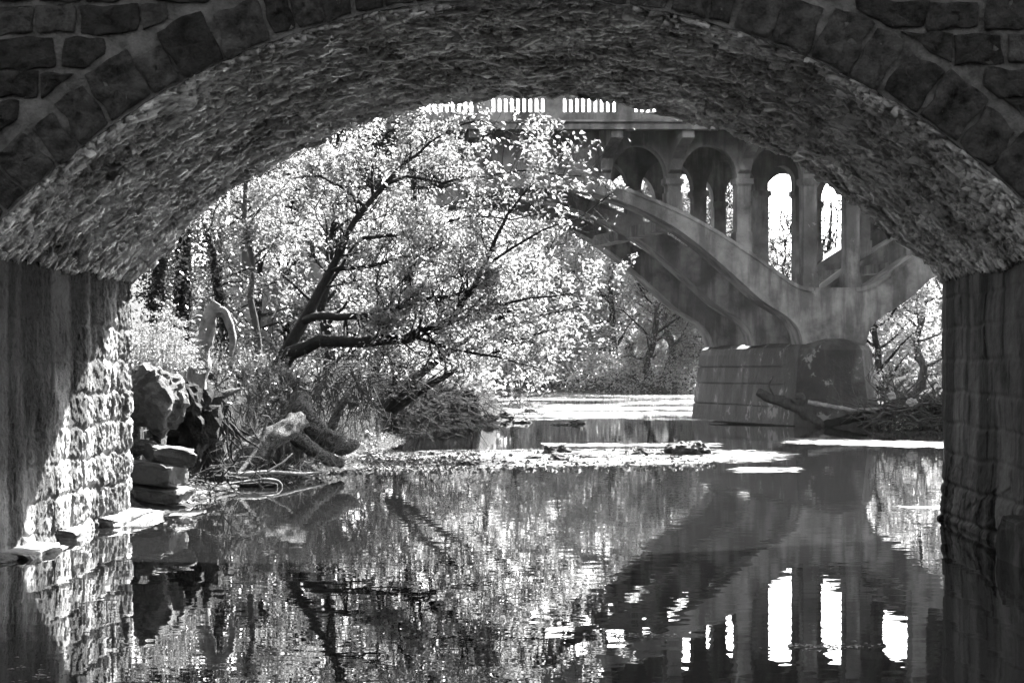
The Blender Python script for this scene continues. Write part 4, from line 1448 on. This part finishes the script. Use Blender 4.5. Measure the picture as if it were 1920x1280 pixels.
brush('twig_litter', 'pale dead twigs strewn over the shore in front of the fallen tree', W(520, 880, 38.5), 50, 0.55, 85, (0.9, 0.6, 0.05), 0.1, 0.2, 'driftwood', 0.010)['kind'] = 'stuff'
brush('brush_tangle', 'dark dead branches piled on the shore between the slabs and the fallen tree', W(350, 905, 33.5), 60, 0.6, 86, (0.5, 0.7, 0.08), 0.12, 0.3, 'bark_mid', 0.016)

# stones in the riffle
for px, py, w, h, sd, lb in (
        (1294, 851, .46, .27, 1, 'largest humped rock in the white riffle, right of the middle'),
        (1206, 851, .20, .10, 2, 'small low rock in the riffle left of the humped rock'),
        (1030, 850, .17, .14, 3, 'upright rock at the left of the riffle cluster'),
        (1056, 848, .18, .13, 4, 'rock leaning on its neighbour at the right of the riffle cluster'),
        (1050, 862, .24, .11, 5, 'dark rock in front of the riffle cluster'),
        (876, 872, .21, .10, 6, 'dark flat rock alone at the left near edge of the riffle'),
        (815, 852, .16, .06, 7, 'barely emerging stone at the left of the riffle beyond the flat rock'),
        (1104, 857, .20, .07, 8, 'low wide stone just right of the riffle cluster'),
        (1001, 859, .16, .06, 9, 'low wet stone just left of the riffle cluster'),
        (1240, 852, .12, .05, 10, 'tiny stone touching the left side of the humped rock shallows')):
    p = water_pt(px, py)
    rock('riffle_rock', p + Vector((0, 0, h * 0.25)), (w, w * 0.9, h), lb, seed=sd * 3.3, group='rocks in the riffle', rough=0.45)
k = 0
spit = [(795, 786, .45, .24, 'broad dark stone at the root of the far stony spit'), (838, 783, .50, .30, 'tall dark stone on the far stony spit below the hanging twigs'),
        (870, 780, .32, .2, 'mid-sized rounded stone on the far stony spit'), (905, 793, .55, .26, 'largest dark wedge of rock at the near edge of the far stony spit'),
        (948, 786, .4, .22, 'squarish stone at the outer part of the far stony spit'), (978, 792, .35, .12, 'flat low stone near the tip of the far stony spit'),
        (893, 776, .26, .12, 'small stone at the back of the far stony spit'), (992, 773, .32, .14, 'lone dark stone in the far glitter beyond the spit'),
        (1083, 794, .26, .10, 'last small stone past the tip of the stony spit'), (1050, 796, .3, .06, 'low wet stone between the spit and its last stone')]
for px, py, w, h, lb in spit:
    p = water_pt(px, py)
    k += 1
    rock('spit_rock', p + Vector((0, 0, h * 0.25)), (w, w * 1.2, h), lb, seed=50 + k * 2.7, group='rocks of the far stony spit', rough=0.45)

# gravel and leaf litter on the bar: nobody could count it
r = np.random.default_rng(15)
mb = MB()
tet = [(-1, -1, -.6), (1, -.8, -.6), (0.1, 1, -.6), (0, 0, .8)]
for i in range(4200):
    px = r.uniform(600, 1340) if r.random() < 0.45 else r.uniform(580, 900)
    py = r.uniform(846, 886) - (px - 900) * 0.012
    p = water_pt(px, py)
    s_ = r.gamma(2, 0.0085)
    a_ = r.uniform(0, 6.28)
    mb.add([(p.x + (x * math.cos(a_) - y * math.sin(a_)) * s_ * 1.6, p.y + (x * math.sin(a_) + y * math.cos(a_)) * s_ * 1.6, 0.012 + z * s_ * 0.9) for x, y, z in tet], [(0, 1, 3), (1, 2, 3), (2, 0, 3), (0, 2, 1)])
tag(mb.build('riffle_gravel', M['rock'], None), 'wet gravel and leaf litter breaking the surface of the riffle', 'gravel', kind='stuff')
# specks of leaves floating on the calm pool
sg = []
for cx, cy, n_, sx, sy in ((1530, 1212, 110, 75, 3), (1180, 1190, 60, 60, 3), (330, 985, 40, 60, 6), (70, 1262, 26, 70, 12), (880, 905, 60, 200, 8)):
    for i in range(n_):
        p = water_pt(cx + r.normal(0, sx * 0.6), cy + r.normal(0, sy), 0.006)
        sg.append((*p, *(p + Vector((0.02, 0.01, 0))), 1, 0.001))
tag(leaves('floating_leaves', sg, 0.05, M['weed'], None, r, 30.0), 'specks of leaves drifting on the calm pool', 'leaves', kind='stuff')

# driftwood heap against the pier
logs('stranded_log', 'long crooked log stranded across the foot of the pier with a root knot', [
    [(1420, 735, 73, .13), (1450, 748, 72.8, .16), (1480, 757, 72.6, .17), (1500, 768, 72.4, .18), (1528, 788, 72.2, .16), (1548, 797, 72, .12)],
    [(1490, 755, 72.5, .22), (1500, 745, 72.5, .2), (1490, 740, 72.5, .08)],
    [(1460, 752, 72.8, .03), (1440, 725, 72.6, .02), (1450, 705, 72.5, .012)]], 'log', 'bark_mid', 10, 0.5)
logs('stranded_log', 'slender bleached pole resting on the root knot and the driftwood heap', [
    [(1515, 753, 72, .075), (1560, 763, 71.8, .08), (1600, 769, 71.6, .075), (1665, 766, 71.8, .05), (1700, 758, 72, .03)]], 'log', 'driftwood', 8)
logs('stranded_log', 'thick dark sodden log half sunk at the waterline before the pier', [
    [(1545, 798, 72, .16), (1590, 785, 72.2, .17), (1640, 775, 72.6, .15), (1690, 765, 73, .10)]], 'log', 'bark', 9)
logs('stranded_log', 'long thin stem floating flat along the pier foot', [
    [(1330, 789, 78, .03), (1400, 794, 76, .045), (1490, 799, 73.5, .03)]], 'log', 'bark', 7)
hp = Plant(101)
for i in range(420):
    px = hp.r.uniform(1640, 1800); t = hp.r.random()
    py = 798 - t * interp([(1640, 30), (1690, 58), (1760, 52), (1800, 40)], px)
    p = W(px, py, hp.r.uniform(70.5, 74.5))
    hp.twig(p, Vector((hp.r.normal(0, 1), hp.r.normal(0, .6), hp.r.normal(0.15, .45))), hp.r.uniform(0.4, 1.8), hp.r.uniform(0.012, 0.05), 1 if i % 3 == 0 else 0, 0, 0.1, 0.0, (2, 4), 0.25)
hp.segs = [(*W(1650, 797, 72), *W(1790, 790, 72), 900, 0.28), (*W(1680, 780, 72), *W(1790, 770, 72), 1000, 0.25), (*W(1730, 765, 73), *W(1790, 760, 73), 500, 0.2)]
hp.finish('driftwood_heap', 'tangled heap of driftwood and dead leaves beside the pier', 'driftwood', W(1720, 797, 72.5), M['twig'], M['leaf_dark'], 0.12, trunk='branches', crown='dead_leaves')
rock('plastic_litter', W(1709, 753, 70.3), (0.17, 0.15, 0.13), 'rounded white piece of litter caught on the driftwood heap', 'litter', cat='litter', seed=71, rough=0.4)
rock('plastic_litter', W(1672, 741, 70.6), (0.12, 0.1, 0.10), 'smaller jagged white scrap of litter on the left of the heap', 'litter', cat='litter', seed=73, rough=0.8)

# ------------------------------------------------------------------ sunlit river haze
hm = bpy.data.materials.new('river_haze')
hm.use_nodes = True
hn = hm.node_tree
hn.nodes.clear()
ho = hn.nodes.new('ShaderNodeOutputMaterial')
hv = hn.nodes.new('ShaderNodeVolumePrincipled')
hv.inputs['Color'].default_value = (0.9, 0.9, 0.9, 1)
hv.inputs['Density'].default_value = 0.000023
hv.inputs['Anisotropy'].default_value = 0.35
hn.links.new(hv.outputs[0], ho.inputs['Volume'])
mb = MB()
mb.box((-520, -70, -3), (520, 1210, 45))
tag(mb.build('haze', hm, None), kind='stuff')
